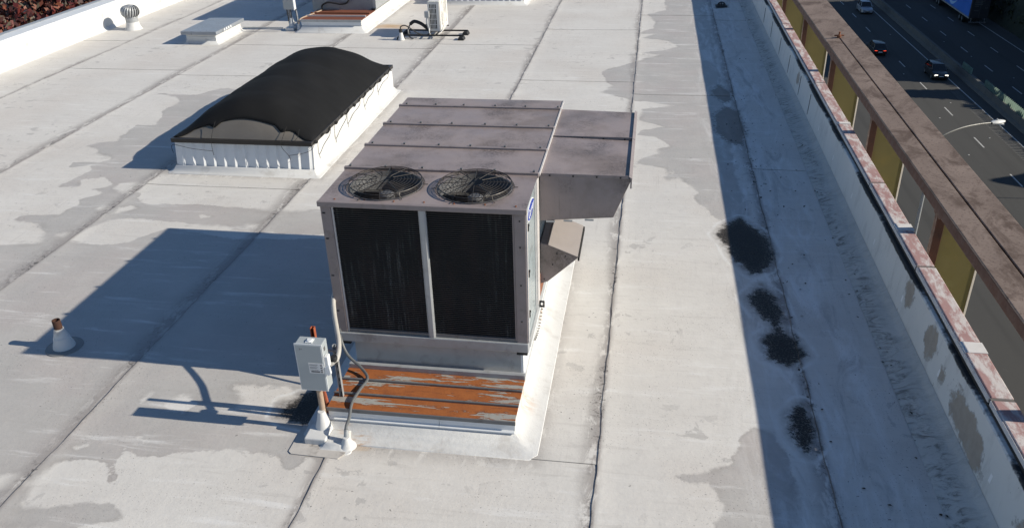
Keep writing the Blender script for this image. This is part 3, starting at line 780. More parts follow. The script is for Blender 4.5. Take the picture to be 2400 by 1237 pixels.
# ------------------------------------------------------------------ building body below the roof, left parapet
bld = thing('building_facade', (-7, 20, -24.2), 'tall pale building body under the white roof', 'building')
box('facade_wall', plain('stucco_wall', (0.42, 0.39, 0.36), 0.9, var=0.1, scale=2, bump=0.3), bld, -17.85, 3.58, -3, 47, -24.2, -0.51)
lp = thing('parapet_wall', (-17.5, 20, 0), 'bright sunlit white parapet wall along the far left roof edge', 'parapet')
MB().prism([(-17.86, -0.5), (-17.22, -0.5), (-17.22, 0.002), (-17.13, 0.004), (-17.22, 0.10), (-17.26, 0.72), (-17.86, 0.72)], 'y', -3, 47).build('wall_core', M['flash'], lp)
for k in range(14):
    y0 = -2 + k * 3.5
    box('cap_sheet', M['white_metal'], lp, -17.70, -17.24, y0, y0 + 3.49, 0.724, 0.752, bevel=0.004)
    box('edge_metal', M['galv'], lp, -17.90, -17.705, y0, y0 + 3.49, 0.70, 0.765, bevel=0.004)

# ------------------------------------------------------------------ the large rooftop unit
U = thing('rooftop_unit', (-2.23, 9.3, 0), 'large mauve rooftop air conditioner with two caged fans and black coil front', 'rooftop unit')
X0, X1, Y0, Y1, ZB, ZT = -3.32, -1.145, 7.55, 11.12, 0.68, 2.29

# curb and flashing
cb = MB()
cb.box(-3.19, -1.19, 6.735, 11.3, 0.0, 0.245)
cb.build('curb', M['white_metal'], U)
fl = MB()
def skirt(mb, x0, x1, y0, y1, h, run, lift=0.002):
    """membrane that comes down a curb and flares out onto the roof"""
    prof = [(0.0, h), (0.02, h * 0.82), (run * 0.35, h * 0.42), (run * 0.68, h * 0.17), (run, lift + 0.006), (run + 0.008, -0.004)]
    def loop(d, z):
        c = 0.3 * d
        return [(x0 - d, y0 - d + c, z), (x0 - d + c, y0 - d, z), (x1 + d - c, y0 - d, z), (x1 + d, y0 - d + c, z),
                (x1 + d, y1 + d - c, z), (x1 + d - c, y1 + d, z), (x0 - d + c, y1 + d, z), (x0 - d, y1 + d - c, z)]
    vs_ = []
    for d, z in prof: vs_ += loop(d, z)
    fs_ = []
    for i in range(len(prof) - 1):
        for k in range(8):
            fs_.append((i * 8 + k, i * 8 + (k + 1) % 8, (i + 1) * 8 + (k + 1) % 8, (i + 1) * 8 + k))
    mb.add(vs_, fs_)
skirt(fl, -3.2, -1.18, 6.715, 11.31, 0.125, 0.26)
fl.build('base_flashing', M['flash_rust'], U, smooth=True)
fs2 = MB()
fs2.add([(-1.185, 6.72, .243), (-1.185, 11.3, .243), (-1.172, 11.3, .10), (-1.172, 6.72, .10)], [(0, 1, 2, 3)])
fs2.box(-1.188, -1.176, 6.72, 11.3, 0.09, 0.243)
fs2.build('side_flashing', M['flash_rust'], U)
# front metal fascia in two lengths with a lower lip
for (a, b) in ((-3.20, -1.985), (-1.981, -1.18)):
    fa = MB()
    fa.prism([(6.735, 0.235), (6.722, 0.235), (6.716, 0.15), (6.690, 0.135), (6.690, 0.122), (6.735, 0.122)], 'x', a, b)
    fa.build('curb_fascia', M['white_metal'], U)
# rusty stepped lid in three pans with standing ribs
pans = [(6.715, 6.955), (6.955, 7.215), (7.215, 7.435)]
for (a, b) in pans:
    box('rust_pan', M['rust_step'], U, -3.205, -1.175, a, b, 0.247, 0.268)
for y_ in (6.955, 7.215):
    box('pan_rib', M['dark_galv'], U, -3.21, -1.17, y_ - 0.012, y_ + 0.012, 0.269, 0.293, bevel=0.003)
box('front_drip', M['dark_galv'], U, -3.212, -1.168, 6.70, 6.714, 0.225, 0.27, bevel=0.002)
box('back_upstand', M['galv'], U, -3.20, -1.17, 7.437, 7.49, 0.247, 0.325, bevel=0.004)
# plenum under the cabinet
pl = MB()
pl.box(-3.16, -1.24, 7.60, 11.0, 0.246, 0.56)
pl.build('plenum', M['galv'], U)
box('plenum_corner', M['white_metal'], U, -1.238, -1.21, 7.6, 11.0, 0.25, 0.555)
# base rail
br = MB(); br.box(X0 - 0.005, X1 + 0.005, Y0 - 0.02, Y0 + 0.10, 0.565, ZB)
br.build('base_rail', M['galv'], U, bevel=0.008)
box('side_rail', M['galv'], U, X1 - 0.1, X1 + 0.012, Y0 + 0.103, Y1, 0.565, ZB, bevel=0.006)
box('side_rail', M['galv'], U, X0 - 0.006, X0 + 0.1, Y0 + 0.103, Y1, 0.565, ZB, bevel=0.006)
for x_ in (X0 + 0.01, X1 - 0.13):
    box('rail_foot', M['black'], U, x_, x_ + 0.12, Y0, Y0 + 0.1, 0.52, 0.564)
# cabinet core (dark behind coils), sides
core = MB()
core.box(X0 + 0.06, X1 - 0.06, 8.50, Y1 - 0.02, ZB, ZT - 0.03)
core.build('cabinet_core', M['darkhole'], U)
box('condenser_floor', M['darkhole'], U, X0 + 0.05, X1 - 0.05, 7.66, 8.49, ZB + 0.001, ZB + 0.03)
box('left_panel', M['unit'], U, X0, X0 + 0.03, 7.66, Y1, ZB + 0.002, ZT - 0.02)
box('rear_panel', M['unit'], U, X0 + 0.031, X1 - 0.031, Y1 - 0.015, Y1 + 0.005, ZB + 0.002, ZT - 0.02)
# right side: pale access panel, posts, hood-side panel
box('access_panel', M['side_panel'], U, X1 - 0.03, X1 - 0.004, 7.668, 8.22, 0.79, ZT - 0.05, bevel=0.004)
box('access_panel_sill', M['side_panel'], U, X1 - 0.03, X1 - 0.003, 7.668, 8.22, ZB + 0.002, 0.785)
box('side_post', M['galv'], U, X1 - 0.032, X1 + 0.003, 8.225, 8.36, ZB + 0.002, ZT - 0.04, bevel=0.004)
box('side_post_cover', M['unit_edge'], U, X1 - 0.03, X1 + 0.012, 8.363, 8.52, ZB + 0.002, ZT - 0.04, bevel=0.006)
box('side_panel', M['side_panel'], U, X1 - 0.03, X1 - 0.005, 8.523, Y1, ZB + 0.002, ZT - 0.03)
box('lower_side_band', M['rust'], U, X1 - 0.005, X1 + 0.006, 8.55, 9.0, ZB + 0.004, 0.98)
for z_ in (0.98, 1.48, 2.02):
    h_ = MB(); h_.box(X1 - 0.005, X1 + 0.022, 7.60, 7.635, z_, z_ + 0.06); h_.box(X1 + 0.0, X1 + 0.018, 7.636, 7.70, z_ + .02, z_ + .04)
    h_.build('panel_latch', M['black'], U)
# front: corner posts, centre post, coils with real horizontal ridges, frames
for (a, b) in ((X0, -3.205), (-1.265, X1)):
    box('corner_post', M['unit_trim'], U, a, b, Y0, Y0 + 0.09, ZB + 0.002, ZT - 0.055, bevel=0.006)
box('corner_edge', M['unit_edge'], U, X1 + 0.001, X1 + 0.012, Y0 + 0.005, Y0 + 0.05, ZB + 0.004, ZT - 0.06)
box('coil_edge_strip', M['unit_edge'], U, -3.203, -3.185, Y0 + 0.012, Y0 + 0.06, ZB + 0.004, ZT - 0.058)
box('coil_edge_strip', M['unit_trim'], U, -1.285, -1.267, Y0 + 0.012, Y0 + 0.06, ZB + 0.004, ZT - 0.058)
cp = MB()
cp.prism([(-2.262, 7.60), (-2.262, 7.548), (-2.245, 7.535), (-2.20, 7.535), (-2.183, 7.548), (-2.183, 7.60)], 'z', ZB + 0.004, ZT - 0.058)
cp.build('centre_post', M['galv'], U)
def coil_panel(x0, x1):
    m_ = MB()
    n = 62
    z0, z1 = ZB + 0.045, ZT - 0.06
    dz = (z1 - z0) / n
    vs_, fs_ = [], []
    for i in range(n):
        za = z0 + i * dz
        for (yy, zz) in ((7.585, za), (7.572, za + dz * 0.2), (7.572, za + dz * 0.55), (7.585, za + dz * 0.75)):
            vs_ += [(x0, yy, zz), (x1, yy, zz)]
    for i in range(len(vs_) // 2 - 1):
        fs_.append((2 * i, 2 * i + 1, 2 * i + 3, 2 * i + 2))
    m_.add(vs_, fs_)
    m_.box(x0, x1, 7.60, 7.66, z0, z1)
    return m_.build('coil', M['coil'], U, fixn=False)
coil_panel(-3.184, -2.264); coil_panel(-2.181, -1.286)
box('coil_sill', M['dark_galv'], U, -3.184, -2.264, 7.56, 7.60, ZB + 0.003, ZB + 0.043)
box('coil_sill', M['dark_galv'], U, -2.181, -1.286, 7.56, 7.60, ZB + 0.003, ZB + 0.043)
# top front rail
box('top_rail', M['unit_trim'], U, X0 - 0.02, X1 + 0.015, Y0 - 0.025, Y0 + 0.02, ZT - 0.053, ZT + 0.004, bevel=0.005)
# front roof panel with two fan openings
FC = [(-2.735, 8.02), (-1.755, 8.03)]
FR = 0.385
bm = bmesh.new()
def loop_edges(pts):
    vs_ = [bm.verts.new(p) for p in pts]
    return [bm.edges.new((vs_[i], vs_[(i + 1) % len(vs_)])) for i in range(len(vs_))]
org = ORG[U.name]
ed = loop_edges([(x - org.x, y - org.y, ZT) for x, y in ((X0 - 0.015, Y0 + 0.021), (X1 + 0.012, Y0 + 0.021), (X1 + 0.012, 8.455), (X0 - 0.015, 8.455))])
for (cx, cy) in FC:
    ed += loop_edges([(cx - org.x + FR * math.cos(2 * math.pi * k / 48), cy - org.y + FR * math.sin(2 * math.pi * k / 48), ZT) for k in range(48)])
bmesh.ops.triangle_fill(bm, use_beauty=True, use_dissolve=False, edges=ed)
me = bpy.data.meshes.new('fan_deck'); bm.to_mesh(me); bm.free()
me.materials.append(M['unit'])
fd = bpy.data.objects.new('fan_deck', me); COL.objects.link(fd); fd.parent = U; ORG[fd.name] = org.copy()
# roof panels with ribs between
rb = [8.46, 9.20, 9.98, 10.74, Y1 + 0.01]
for a, b in zip(rb[:-1], rb[1:]):
    m_ = MB()
    m_.grid(lambda u, v, a=a, b=b: (X0 - 0.015 + u * (X1 - X0 + 0.03), a + 0.008 + v * (b - a - 0.016), ZT + 0.004 + 0.006 * math.sin(math.pi * u) * math.sin(math.pi * v)), np.linspace(0, 1, 13), np.linspace(0, 1, 5))
    m_.build('roof_panel', M['unit'], U, smooth=True)
    box('panel_edge', M['unit_edge'], U, X1 + 0.016, X1 + 0.030, a + 0.01, b - 0.01, ZT - 0.02, ZT + 0.012)
for i, y_ in enumerate(rb[:-1]):
    r_ = box('panel_rib', M['unit_trim'], U, X0 - 0.03, X1 + 0.02, y_ - 0.022, y_ + 0.022, ZT - 0.03, ZT + 0.028, bevel=0.006)
    for k in range(6):
        x_ = X0 + 0.06 + k * (X1 - X0 - 0.1) / 5 + random.uniform(-.03, .03)
        s_ = MB(); s_.box(x_ - 0.012, x_ + 0.012, y_ + 0.0, y_ + 0.03, ZT + 0.029, ZT + 0.046)
        s_.build('screw_tab', M['dark_galv'], r_)
for k in range(7):
    x_ = X0 + 0.15 + k * 0.32
    MB().lathe([(0.010, 0), (0.010, 0.008)], (x_, Y0 + 0.06 + 0.01 * (k % 2), ZT + 0.001), 8).build('screw', M['rust'], U)
for z_ in (0.95, 1.4, 1.85, 2.15):
    s_ = MB(); s_.box(X1 - 0.07, X1 - 0.055, Y0 - 0.006, Y0 - 0.001, z_, z_ + 0.015); s_.build('screw', M['black'], U)
    s_ = MB(); s_.box(X0 + 0.02, X0 + 0.05, Y0 - 0.006, Y0 - 0.001, z_, z_ + 0.014); s_.build('screw', M['black'], U)
# the two fans
for (cx, cy) in FC:
    c = (cx, cy, ZT)
    MB().lathe([(FR + 0.012, 0.0), (FR + 0.012, 0.006), (FR, 0.006), (FR - 0.002, -0.30)], c, 48, False, False).build('fan_shroud', M['dark_galv'], U, smooth=True)
    fan = MB(); fan.lathe([(0.085, -0.20), (0.085, -0.10), (0.06, -0.08)], c, 20)
    fo = fan.build('fan_hub', M['dark_galv'], U, smooth=True)
    for k in range(3):
        a0 = 2 * math.pi * k / 3 + 0.45
        def bl(u, v, a0=a0):
            r_ = 0.08 + u * (FR - 0.10)
            w = 0.34 + 0.30 * u
            a = a0 + (v - 0.5) * w * 1.9
            return (cx + r_ * math.cos(a), cy + r_ * math.sin(a), ZT - 0.15 + (v - 0.5) * 0.11)
        MB().grid(bl, np.linspace(0, 1, 7), np.linspace(0, 1, 7)).build('fan_blade', M['blade'], fo, smooth=True, solid=0.004)
    mo = MB(); mo.lathe([(0.09, -0.52), (0.09, -0.24)], c, 18)
    for k in range(4):
        a = math.pi / 4 + k * math.pi / 2
        mo.tube([(cx, cy, ZT - 0.3), (cx + FR * math.cos(a), cy + FR * math.sin(a), ZT - 0.3)], 0.012, 5)
    mo.build('fan_motor', M['rust_pipe'], U)
    g_ = MB()
    zt = 0.062
    for k in range(9):
        rr = 0.10 + k * 0.036
        g_.ring((cx, cy, ZT + zt + 0.012 * (1 - (rr / 0.4) ** 2)), rr, 0.0024, 44, 4)
    for k in range(5):
        a_ = k / 4
        g_.ring((cx, cy, ZT + zt - 0.004 - a_ * 0.048), FR + 0.012 + 0.026 * a_, 0.0024, 48, 4)
    g_.ring((cx, cy, ZT + zt), FR + 0.008, 0.005, 48, 5)
    for k in range(12):
        a = 2 * math.pi * k / 12 + 0.13
        pts = [(cx + r_ * math.cos(a), cy + r_ * math.sin(a), ZT + z_) for r_, z_ in ((0.09, zt + 0.014), (0.25, zt + 0.008), (FR + 0.01, zt), (FR + 0.034, 0.012))]
        if k % 2 == 0: pts.append((cx + (FR + 0.075) * math.cos(a), cy + (FR + 0.075) * math.sin(a), ZT + 0.008))
        g_.tube(pts, 0.004, 5)
    g_.build('fan_guard', M['wire'], U)
# oval maker's plate on the right side
def ellipse(mb, x, cy, cz, a, b, th, n=40, tilt=0.0):
    mb.prism([(cy + a * math.cos(2 * math.pi * k / n), cz + b * math.sin(2 * math.pi * k / n)) for k in range(n)], 'x', x, x + th)
    return mb
pl_ = ellipse(MB(), X1 - 0.0035, 7.915, 2.125, 0.235, 0.095, 0.006).build('name_plate', M['logo_white'], U)
ellipse(MB(), X1 + 0.003, 7.915, 2.125, 0.222, 0.083, 0.003).build('plate_field', M['logo_blue'], pl_)
text_mesh('plate_lettering', 'Carrier', 0.125, M['logo_white'], pl_, (X1 + 0.0075, 7.915, 2.125), (R(90), 0, R(90)), 0.001, 1.0, 0.2)
# outside-air hoods
for (a, b) in ((8.56, 9.755), (9.785, 10.84)):
    pr = [(X1 + 0.014, 2.268), (-0.145, 2.245), (-0.125, 2.235), (-0.128, 2.20), (-0.30, 1.765), (X1 + 0.014, 1.69)]
    h_ = MB().prism(pr, 'y', a, b).build('air_hood', M['unit'], U, bevel=0.006)
    MB().prism([(-0.143, 2.27), (-0.112, 2.25), (-0.112, 2.13), (-0.128, 2.13), (-0.128, 2.235)], 'y', a - 0.012, b + 0.008).build('hood_lip', M['unit_trim'], h_)
    MB().box(X1 + 0.012, -0.15, a - 0.008, a + 0.0, 2.24, 2.275).build('hood_seam', M['unit_trim'], h_)
    for k in range(4):
        x_ = X1 + 0.12 + k * 0.26
        MB().box(x_, x_ + 0.018, a - 0.016, a - 0.009, 2.245, 2.262).build('screw', M['black'], h_)
for x_ in (-1.06, -0.86, -0.62):
    box('hood_clip', M['galv'], U, x_, x_ + 0.10, 8.548, 8.558, 1.675 + (x_ + 1.1) * 0.09, 1.695 + (x_ + 1.1) * 0.09)
hb = MB(); hb.prism([(X1 + 0.008, 1.385), (-1.05, 1.36), (-0.715, 1.225), (-0.70, 1.205), (-1.05, 0.875), (X1 + 0.008, 0.84)], 'y', 8.60, 9.42)
sh = hb.build('exhaust_hood', M['unit'], U, bevel=0.004)
MB().add([(-1.05, 8.595, 1.368), (-0.70, 8.595, 1.226), (-0.70, 9.43, 1.226), (-1.05, 9.43, 1.368)], [(0, 1, 2, 3)]).build('hood_top_sheet', M['unit_top2'], sh, solid=0.006)
MB().prism([(-0.698, 1.222), (-0.68, 1.214), (-0.68, 1.17), (-0.698, 1.178)], 'y', 8.595, 9.43).build('hood_front_edge', M['darkhole'], sh)
for (x_, z_) in ((-1.0, 1.1), (-0.95, 1.25), (-1.1, 0.9), (-0.85, 1.22)):
    MB().box(x_, x_ + 0.014, 8.592, 8.598, z_, z_ + 0.014).build('screw', M['black'], sh)
# lifting lug with a chain
lg = MB(); lg.box(X1 + 0.012, X1 + 0.075, 8.42, 8.435, 0.62, 0.64); lg.box(X1 + 0.012, X1 + 0.075, 8.42, 8.435, 0.685, 0.705)
lg.box(X1 + 0.012, X1 + 0.03, 8.42, 8.435, 0.64, 0.685); lg.box(X1 + 0.057, X1 + 0.075, 8.42, 8.435, 0.64, 0.685)
lo_ = lg.build('lifting_lug', M['black'], U)
ch = MB()
for k in range(13):
    t_ = k / 12
    ch.ring((X1 + 0.045 - 0.012 * t_, 8.41 - 0.55 * t_, 0.60 - 0.07 * t_ - 0.06 * math.sin(math.pi * t_)), 0.011, 0.004, 10, 4)
ch.build('chain', M['wire'], lo_)

# ------------------------------------------------------------------ disconnect switch beside it
D = thing('disconnect_switch', (-3.24, 6.66, 0), 'grey electrical disconnect box with white sticker on post before the large unit', 'switch box')
ORGD = ORG[D.name]
box('enclosure', M['grey_box'], D, -3.39, -3.105, 6.60, 6.74, 0.575, 1.14, bevel=0.008)
box('door_edge', M['white_metal'], D, -3.398, -3.10, 6.592, 6.599, 0.57, 1.147, bevel=0.003)
box('door', M['grey_box'], D, -3.388, -3.112, 6.586, 6.592, 0.582, 1.134, bevel=0.003)
hd = MB(); hd.box(-3.104, -3.06, 6.60, 6.67, 0.865, 1.0); hd.prism([(-3.104, 0.88), (-3.05, 0.90), (-3.04, 0.80), (-3.07, 0.77), (-3.104, 0.79)], 'y', 6.585, 6.615)
hd.build('handle', M['white_metal'], D, bevel=0.008)
box('slot_plate', M['ink'], D, -3.1035, -3.100, 6.64, 6.67, 1.045, 1.085)
stk = box('sticker', M['paper'], D, -3.27, -3.115, 6.583, 6.5855, 0.80, 0.925)
for k, (a, b, z_) in enumerate(((.01, .10, .905), (.01, .09, .893), (.01, .10, .872), (.01, .085, .860), (.01, .10, .84), (.02, .115, .822), (.02, .115, .812))):
    box('printed_line', M['ink'], stk, -3.27 + a, -3.27 + b, 6.5815, 6.583, z_, z_ + (0.007 if k > 4 else 0.0035))
for z_ in (.895, .865, .835, .812):
    box('printed_mark', M['ink'], stk, -3.145, -3.125, 6.5815, 6.583, z_, z_ + 0.014)
hb_ = MB(); hb_.lathe([(0.035, 0), (0.035, 0.012), (0.026, 0.02)], (-3.25, 6.66, 1.14), 14); hb_.box(-3.285, -3.215, 6.62, 6.70, 1.1405, 1.15)
hb_.build('top_hub', M['white_metal'], D)
text_mesh('door_marking', '3+', 0.035, M['ink'], D, (-3.33, 6.5855, 1.085), (R(90), 0, 0), 0.0004)
MB().tube([(-3.235, 6.66, 0.10), (-3.24, 6.67, 0.60)], 0.032, 14).build('post', M['tan_pipe'], D, smooth=True)
MB().lathe([(0.095, 0.05), (0.085, 0.09), (0.065, 0.16), (0.048, 0.23), (0.036, 0.28)], (-3.235, 6.62, 0.0), 20, True, True).build('flashing_boot', M['flash'], D, smooth=True)
pd = MB(); pd.box(-3.375, -3.135, 6.40, 6.64, 0.0, 0.085)
pd.build('pad', M['flash'], D, bevel=0.015)
rs = MB()
for (a, b, c, d) in ((-3.325, -3.318, 6.86, 6.90), (-3.29, -3.283, 6.86, 6.90)): rs.box(a, b, c, d, 0.03, 1.16)
rs.box(-3.325, -3.283, 6.90, 6.907, 0.03, 1.16)
rs.build('strut_channel', M['strut_red'], D)
rs = MB(); rs.tube([(-3.30, 6.84, 0.62), (-3.215, 6.80, 0.03)], 0.022, 8); rs.build('strut_brace', M['strut_red'], D, smooth=True)
gs = MB(); gs.box(-3.13, -3.09, 6.93, 6.94, 0.02, 0.93); gs.box(-3.13, -3.125, 6.90, 6.93, 0.02, 0.93); gs.box(-3.095, -3.09, 6.90, 6.93, 0.02, 0.93)
go = gs.build('slotted_strut', M['galv'], D)
for k in range(9): box('strut_slot', M['black'], go, -3.118, -3.102, 6.926, 6.9298, 0.10 + k * 0.09, 0.14 + k * 0.09)
MB().tube([(-3.34, 6.92, 0.86), (-3.09, 6.92, 0.86)], 0.018, 6).build('cross_strut', M['galv'], D)
MB().tube(spline([(-3.10, 6.72, 0.82), (-3.04, 6.78, 0.86), (-3.07, 6.95, 0.92), (-3.18, 7.2, 0.96), (-3.27, 7.4, 1.02), (-3.33, 7.58, 1.1), (-3.33, 7.72, 1.14)]), 0.026, 10).build('flexible_conduit', M['insul'], D, smooth=True)
MB().lathe([(0.04, 0), (0.04, 0.06), (0.033, 0.08)], (-3.065, 6.76, 0.82), 12).build('conduit_collar', M['black'], D, smooth=True)
bb = MB(); bb.box(-3.20, -3.135, 6.42, 6.66, 0.0, 0.05)
skb = MB(); skirt(skb, -3.13, -2.95, 6.40, 6.60, 0.06, 0.10); skb.box(-3.13, -2.95, 6.40, 6.60, 0.0, 0.058)
skb.build('sealant_mound', M['flash_rust'], D, smooth=True)
# low membrane target patch under the pad
pt = MB(); pt.prism([(-3.50, 6.27), (-3.46, 6.235), (-2.95, 6.22), (-2.90, 6.30), (-2.90, 6.70), (-3.50, 6.70)], 'z', 0.002, 0.0105)
pt.build('target_patch', M['white_metal'] if False else plain('dirty_patch', (0.46, 0.43, 0.40), 0.75, var=0.2, scale=9, dirt=(0.12, 0.095, 0.08), dirt_amt=1.0, bump=0.3), D)

K = thing('power_cable', (-2.91, 6.42, 0), 'grey flexible cable looping over rusty lid from white cone to large unit', 'cable')
MB().tube(spline([(-3.30, 7.56, 0.72), (-3.285, 7.515, 0.58), (-3.20, 7.44, 0.44), (-3.03, 7.36, 0.335), (-2.91, 7.21, 0.305), (-2.925, 7.0, 0.312), (-2.945, 6.78, 0.30), (-2.93, 6.62, 0.235), (-2.925, 6.50, 0.21), (-2.92, 6.46, 0.17)]), 0.017, 9).build('cable_jacket', M['conduit'], K, smooth=True)
MB().tube([(-2.922, 6.475, 0.185), (-2.92, 6.45, 0.10)], [0.024, 0.028], 10).build('cable_gland', M['galv'], K, smooth=True)
MB().lathe([(0.10, 0.003), (0.075, 0.03), (0.05, 0.07), (0.033, 0.12)], (-2.915, 6.43, 0.0), 18).build('cone_boot', M['flash'], K, smooth=True)

# ------------------------------------------------------------------ vent pipe in the unit's shadow
V = thing('vent_pipe', (-7.12, 7.80, 0), 'short rusty vent pipe in grey cone boot at the shadow corner', 'vent pipe')
MB().lathe([(0.225, 0.002), (0.22, 0.012), (0.12, 0.014), (0.10, 0.03)], (-7.12, 7.80, 0), 28).build('boot_flange', plain('grey_boot_flange', (0.22, 0.215, 0.21), 0.6, var=0.15), V, smooth=True)
MB().lathe([(0.135, 0.01), (0.125, 0.05), (0.095, 0.14), (0.10, 0.142), (0.095, 0.155), (0.085, 0.165), (0.09, 0.167), (0.082, 0.185), (0.065, 0.24), (0.058, 0.28)], (-7.12, 7.80, 0), 24).build('cone_boot', M['flash'], V, smooth=True)
MB().lathe([(0.061, 0.205), (0.061, 0.22)], (-7.12, 7.80, 0.02), 20, False, False).build('clamp_band', M['black'], V)
pp = MB(); pp.lathe([(0.05, 0.25), (0.05, 0.40), (0.042, 0.40), (0.042, 0.28)], (-7.12, 7.80, 0), 20, False, True); pp.build('pipe', M['rust_pipe'], V, smooth=True)

# ------------------------------------------------------------------ skylight under black cloth
S = thing('skylight', (-7.33, 16.2, 0), 'long white-curbed skylight with its dome wrapped in black cloth', 'skylight', 'roof skylights')
sx0, sx1, sy0, sy1, sz = -8.69, -5.97, 13.62, 18.82, 0.56
w_ = MB()
w_.box(sx0, sx1 - 0.02, sy0 + 0.075, sy1, 0, sz)
w_.build('curb', M['flash'], S)
MB().prism([(sy0 - 0.045, 0.0), (sy1, 0.0), (sy1, sz - 0.002), (sy0 + 0.05, sz - 0.002)], 'x', sx1 - 0.018, sx1).build('side_cladding', M['flash'], S)
co_ = MB()
pr = []
x_ = sx0
P_ = 0.2085
while x_ < sx1 - 0.15:
    pr += [(x_, 0.0), (x_ + 0.02, -0.004), (x_ + 0.14, -0.026), (x_ + 0.185, 0.0)]
    x_ += P_
pr += [(x_, 0.0), (sx1 - 0.01, 0.0)]
n = len(pr)
vs_ = [(p[0], sy0 + 0.052 + p[1], sz - 0.002) for p in pr] + [(p[0], sy0 - 0.04 + p[1], 0.04) for p in pr]
co_.add(vs_, [(i, i + 1, n + i + 1, n + i) for i in range(n - 1)])
co_.build('corrugated_front', M['white_metal'], S, fixn=False)
fl = MB(); skirt(fl, sx0 - 0.005, sx1 + 0.004, sy0 - 0.055, sy1 + 0.01, 0.12, 0.14)
fl.build('base_flashing', M['flash'], S, smooth=True)
fr = MB()
fr.box(sx0 - 0.02, sx1 + 0.015, sy0 - 0.03, sy0 + 0.05, sz, sz + 0.075)
fr.box(sx0 - 0.02, sx0 + 0.06, sy0 + 0.05, sy1 + 0.02, sz, sz + 0.075)
fr.box(sx1 - 0.06, sx1 + 0.015, sy0 + 0.05, sy1 + 0.02, sz, sz + 0.075)
fr.box(sx0 - 0.02, sx1 + 0.015, sy1 + 0.02, sy1 + 0.06, sz, sz + 0.075)
fr.build('frame', plain('dark_bronze_frame', (0.03, 0.027, 0.025), 0.4, 0.3), S)
scx, scy, hw, hl = (sx0 + sx1) / 2, (sy0 + sy1) / 2, (sx1 - sx0) / 2, (sy1 - sy0) / 2
A_ = 0.60
def dome(u, v, off=0.0):
    e = (1 - abs(v) ** 8) if v < 0 else (1 - abs(v) ** 9)
    rib = 0.022 * abs(math.sin((v + 1) * 2.5 * math.pi)) * (1 - u * u)
    h = A_ * max(0, 1 - abs(u) ** 2.1) * max(0.0, e)
    return (scx + hw * u * 0.985, scy + hl * v * 0.985, sz + 0.07 + h + (rib if off else 0) * max(0, e) + off)
us = np.linspace(-1, 1, 41); vv = np.concatenate([np.linspace(-1, -0.8, 14), np.linspace(-0.78, 0.8, 40), np.linspace(0.82, 1, 10)])
MB().grid(lambda u, v: dome(u, v), us, vv).build('acrylic_dome', M['acrylic'], S, smooth=True)
def vstart(u):
    base = -0.93 - 0.075 * max(0, abs(u) - 0.72) / 0.28
    for (c, w) in ((-0.42, 0.10), (0.56, 0.10)):
        base -= 0.028 * max(0, 1 - abs(u - c) / w)
    base += 0.014 * math.cos(u * 4.0)
    return max(-0.995, base)
def cloth(u, s):
    v0 = vstart(max(-1, min(1, u)))
    v = v0 + s * (1.0 - v0)
    uu = max(-1, min(1, u))
    x, y, z = dome(uu, v, 0.016)
    k = max(0, abs(u) - 1)
    if k > 0:
        z -= k * 1.25 * (1 + 0.25 * math.sin(y * 11)) - 0.01 * math.sin(y * 23)
        x += math.copysign(0.03 + 0.01 * math.sin(y * 17), u)
    if s > 0.985: z -= 0.05
    z += 0.006 * math.sin(x * 9 + y * 4) + 0.004 * math.sin(y * 21 + x * 3) * abs(uu)
    return (x, y, z)
us2 = np.concatenate([[-1.07, -1.03], np.linspace(-1, 1, 45), [1.03, 1.075]])
MB().grid(cloth, us2, np.linspace(0, 1, 90)).build('cloth_cover', M['fabric'], S, smooth=True, solid=0.006)
cords = MB()
def cord(pts, r=0.0045): MB().tube(spline(pts, 5), r, 5).build('tie_cord', M['cloth_cord'], S, smooth=True)
cord([(-7.85, 13.78, 0.93), (-7.88, 13.62, 0.72), (-7.90, 13.58, 0.56), (-7.90, 13.57, 0.42), (-7.895, 13.57, 0.34)])
cord([(-7.90, 13.57, 0.42), (-8.3, 13.56, 0.46), (-8.68, 13.57, 0.52), (-8.7, 13.57, 0.36)])
cord([(-6.48, 13.80, 0.85), (-6.52, 13.60, 0.66), (-6.53, 13.57, 0.54), (-6.42, 13.57, 0.38), (-6.40, 13.57, 0.30)])
cord([(-6.42, 13.57, 0.38), (-6.1, 13.58, 0.44), (-5.955, 13.62, 0.52), (-5.945, 13.75, 0.62)])
cord([(-6.25, 13.82, 0.80), (-6.24, 13.66, 0.70), (-6.3, 13.60, 0.64)])
for (a, b, lo) in ((13.85, 14.5, 0.30), (14.75, 15.45, 0.28), (15.5, 16.3, 0.33), (16.6, 17.25, 0.34), (17.6, 18.4, 0.36)):
    cord([(-5.93, a, 0.60), (-5.955, a + 0.02, 0.45), (-5.955, a + 0.04, lo), (-5.957, (a + b) / 2, lo + 0.09), (-5.955, b, 0.46), (-5.93, b + 0.02, 0.60)])
    cord([(-5.955, a + 0.04, lo), (-5.955, a + 0.05, lo - 0.08)])

# a second skylight further back (only its white curb shows in the photograph)
S2 = copy_tree(S)
S2.location = Vector((-5.67, 29.05 + 2.6, 0))
S2['label'] = 'far white-curbed skylight at the top edge behind the small heat pump'

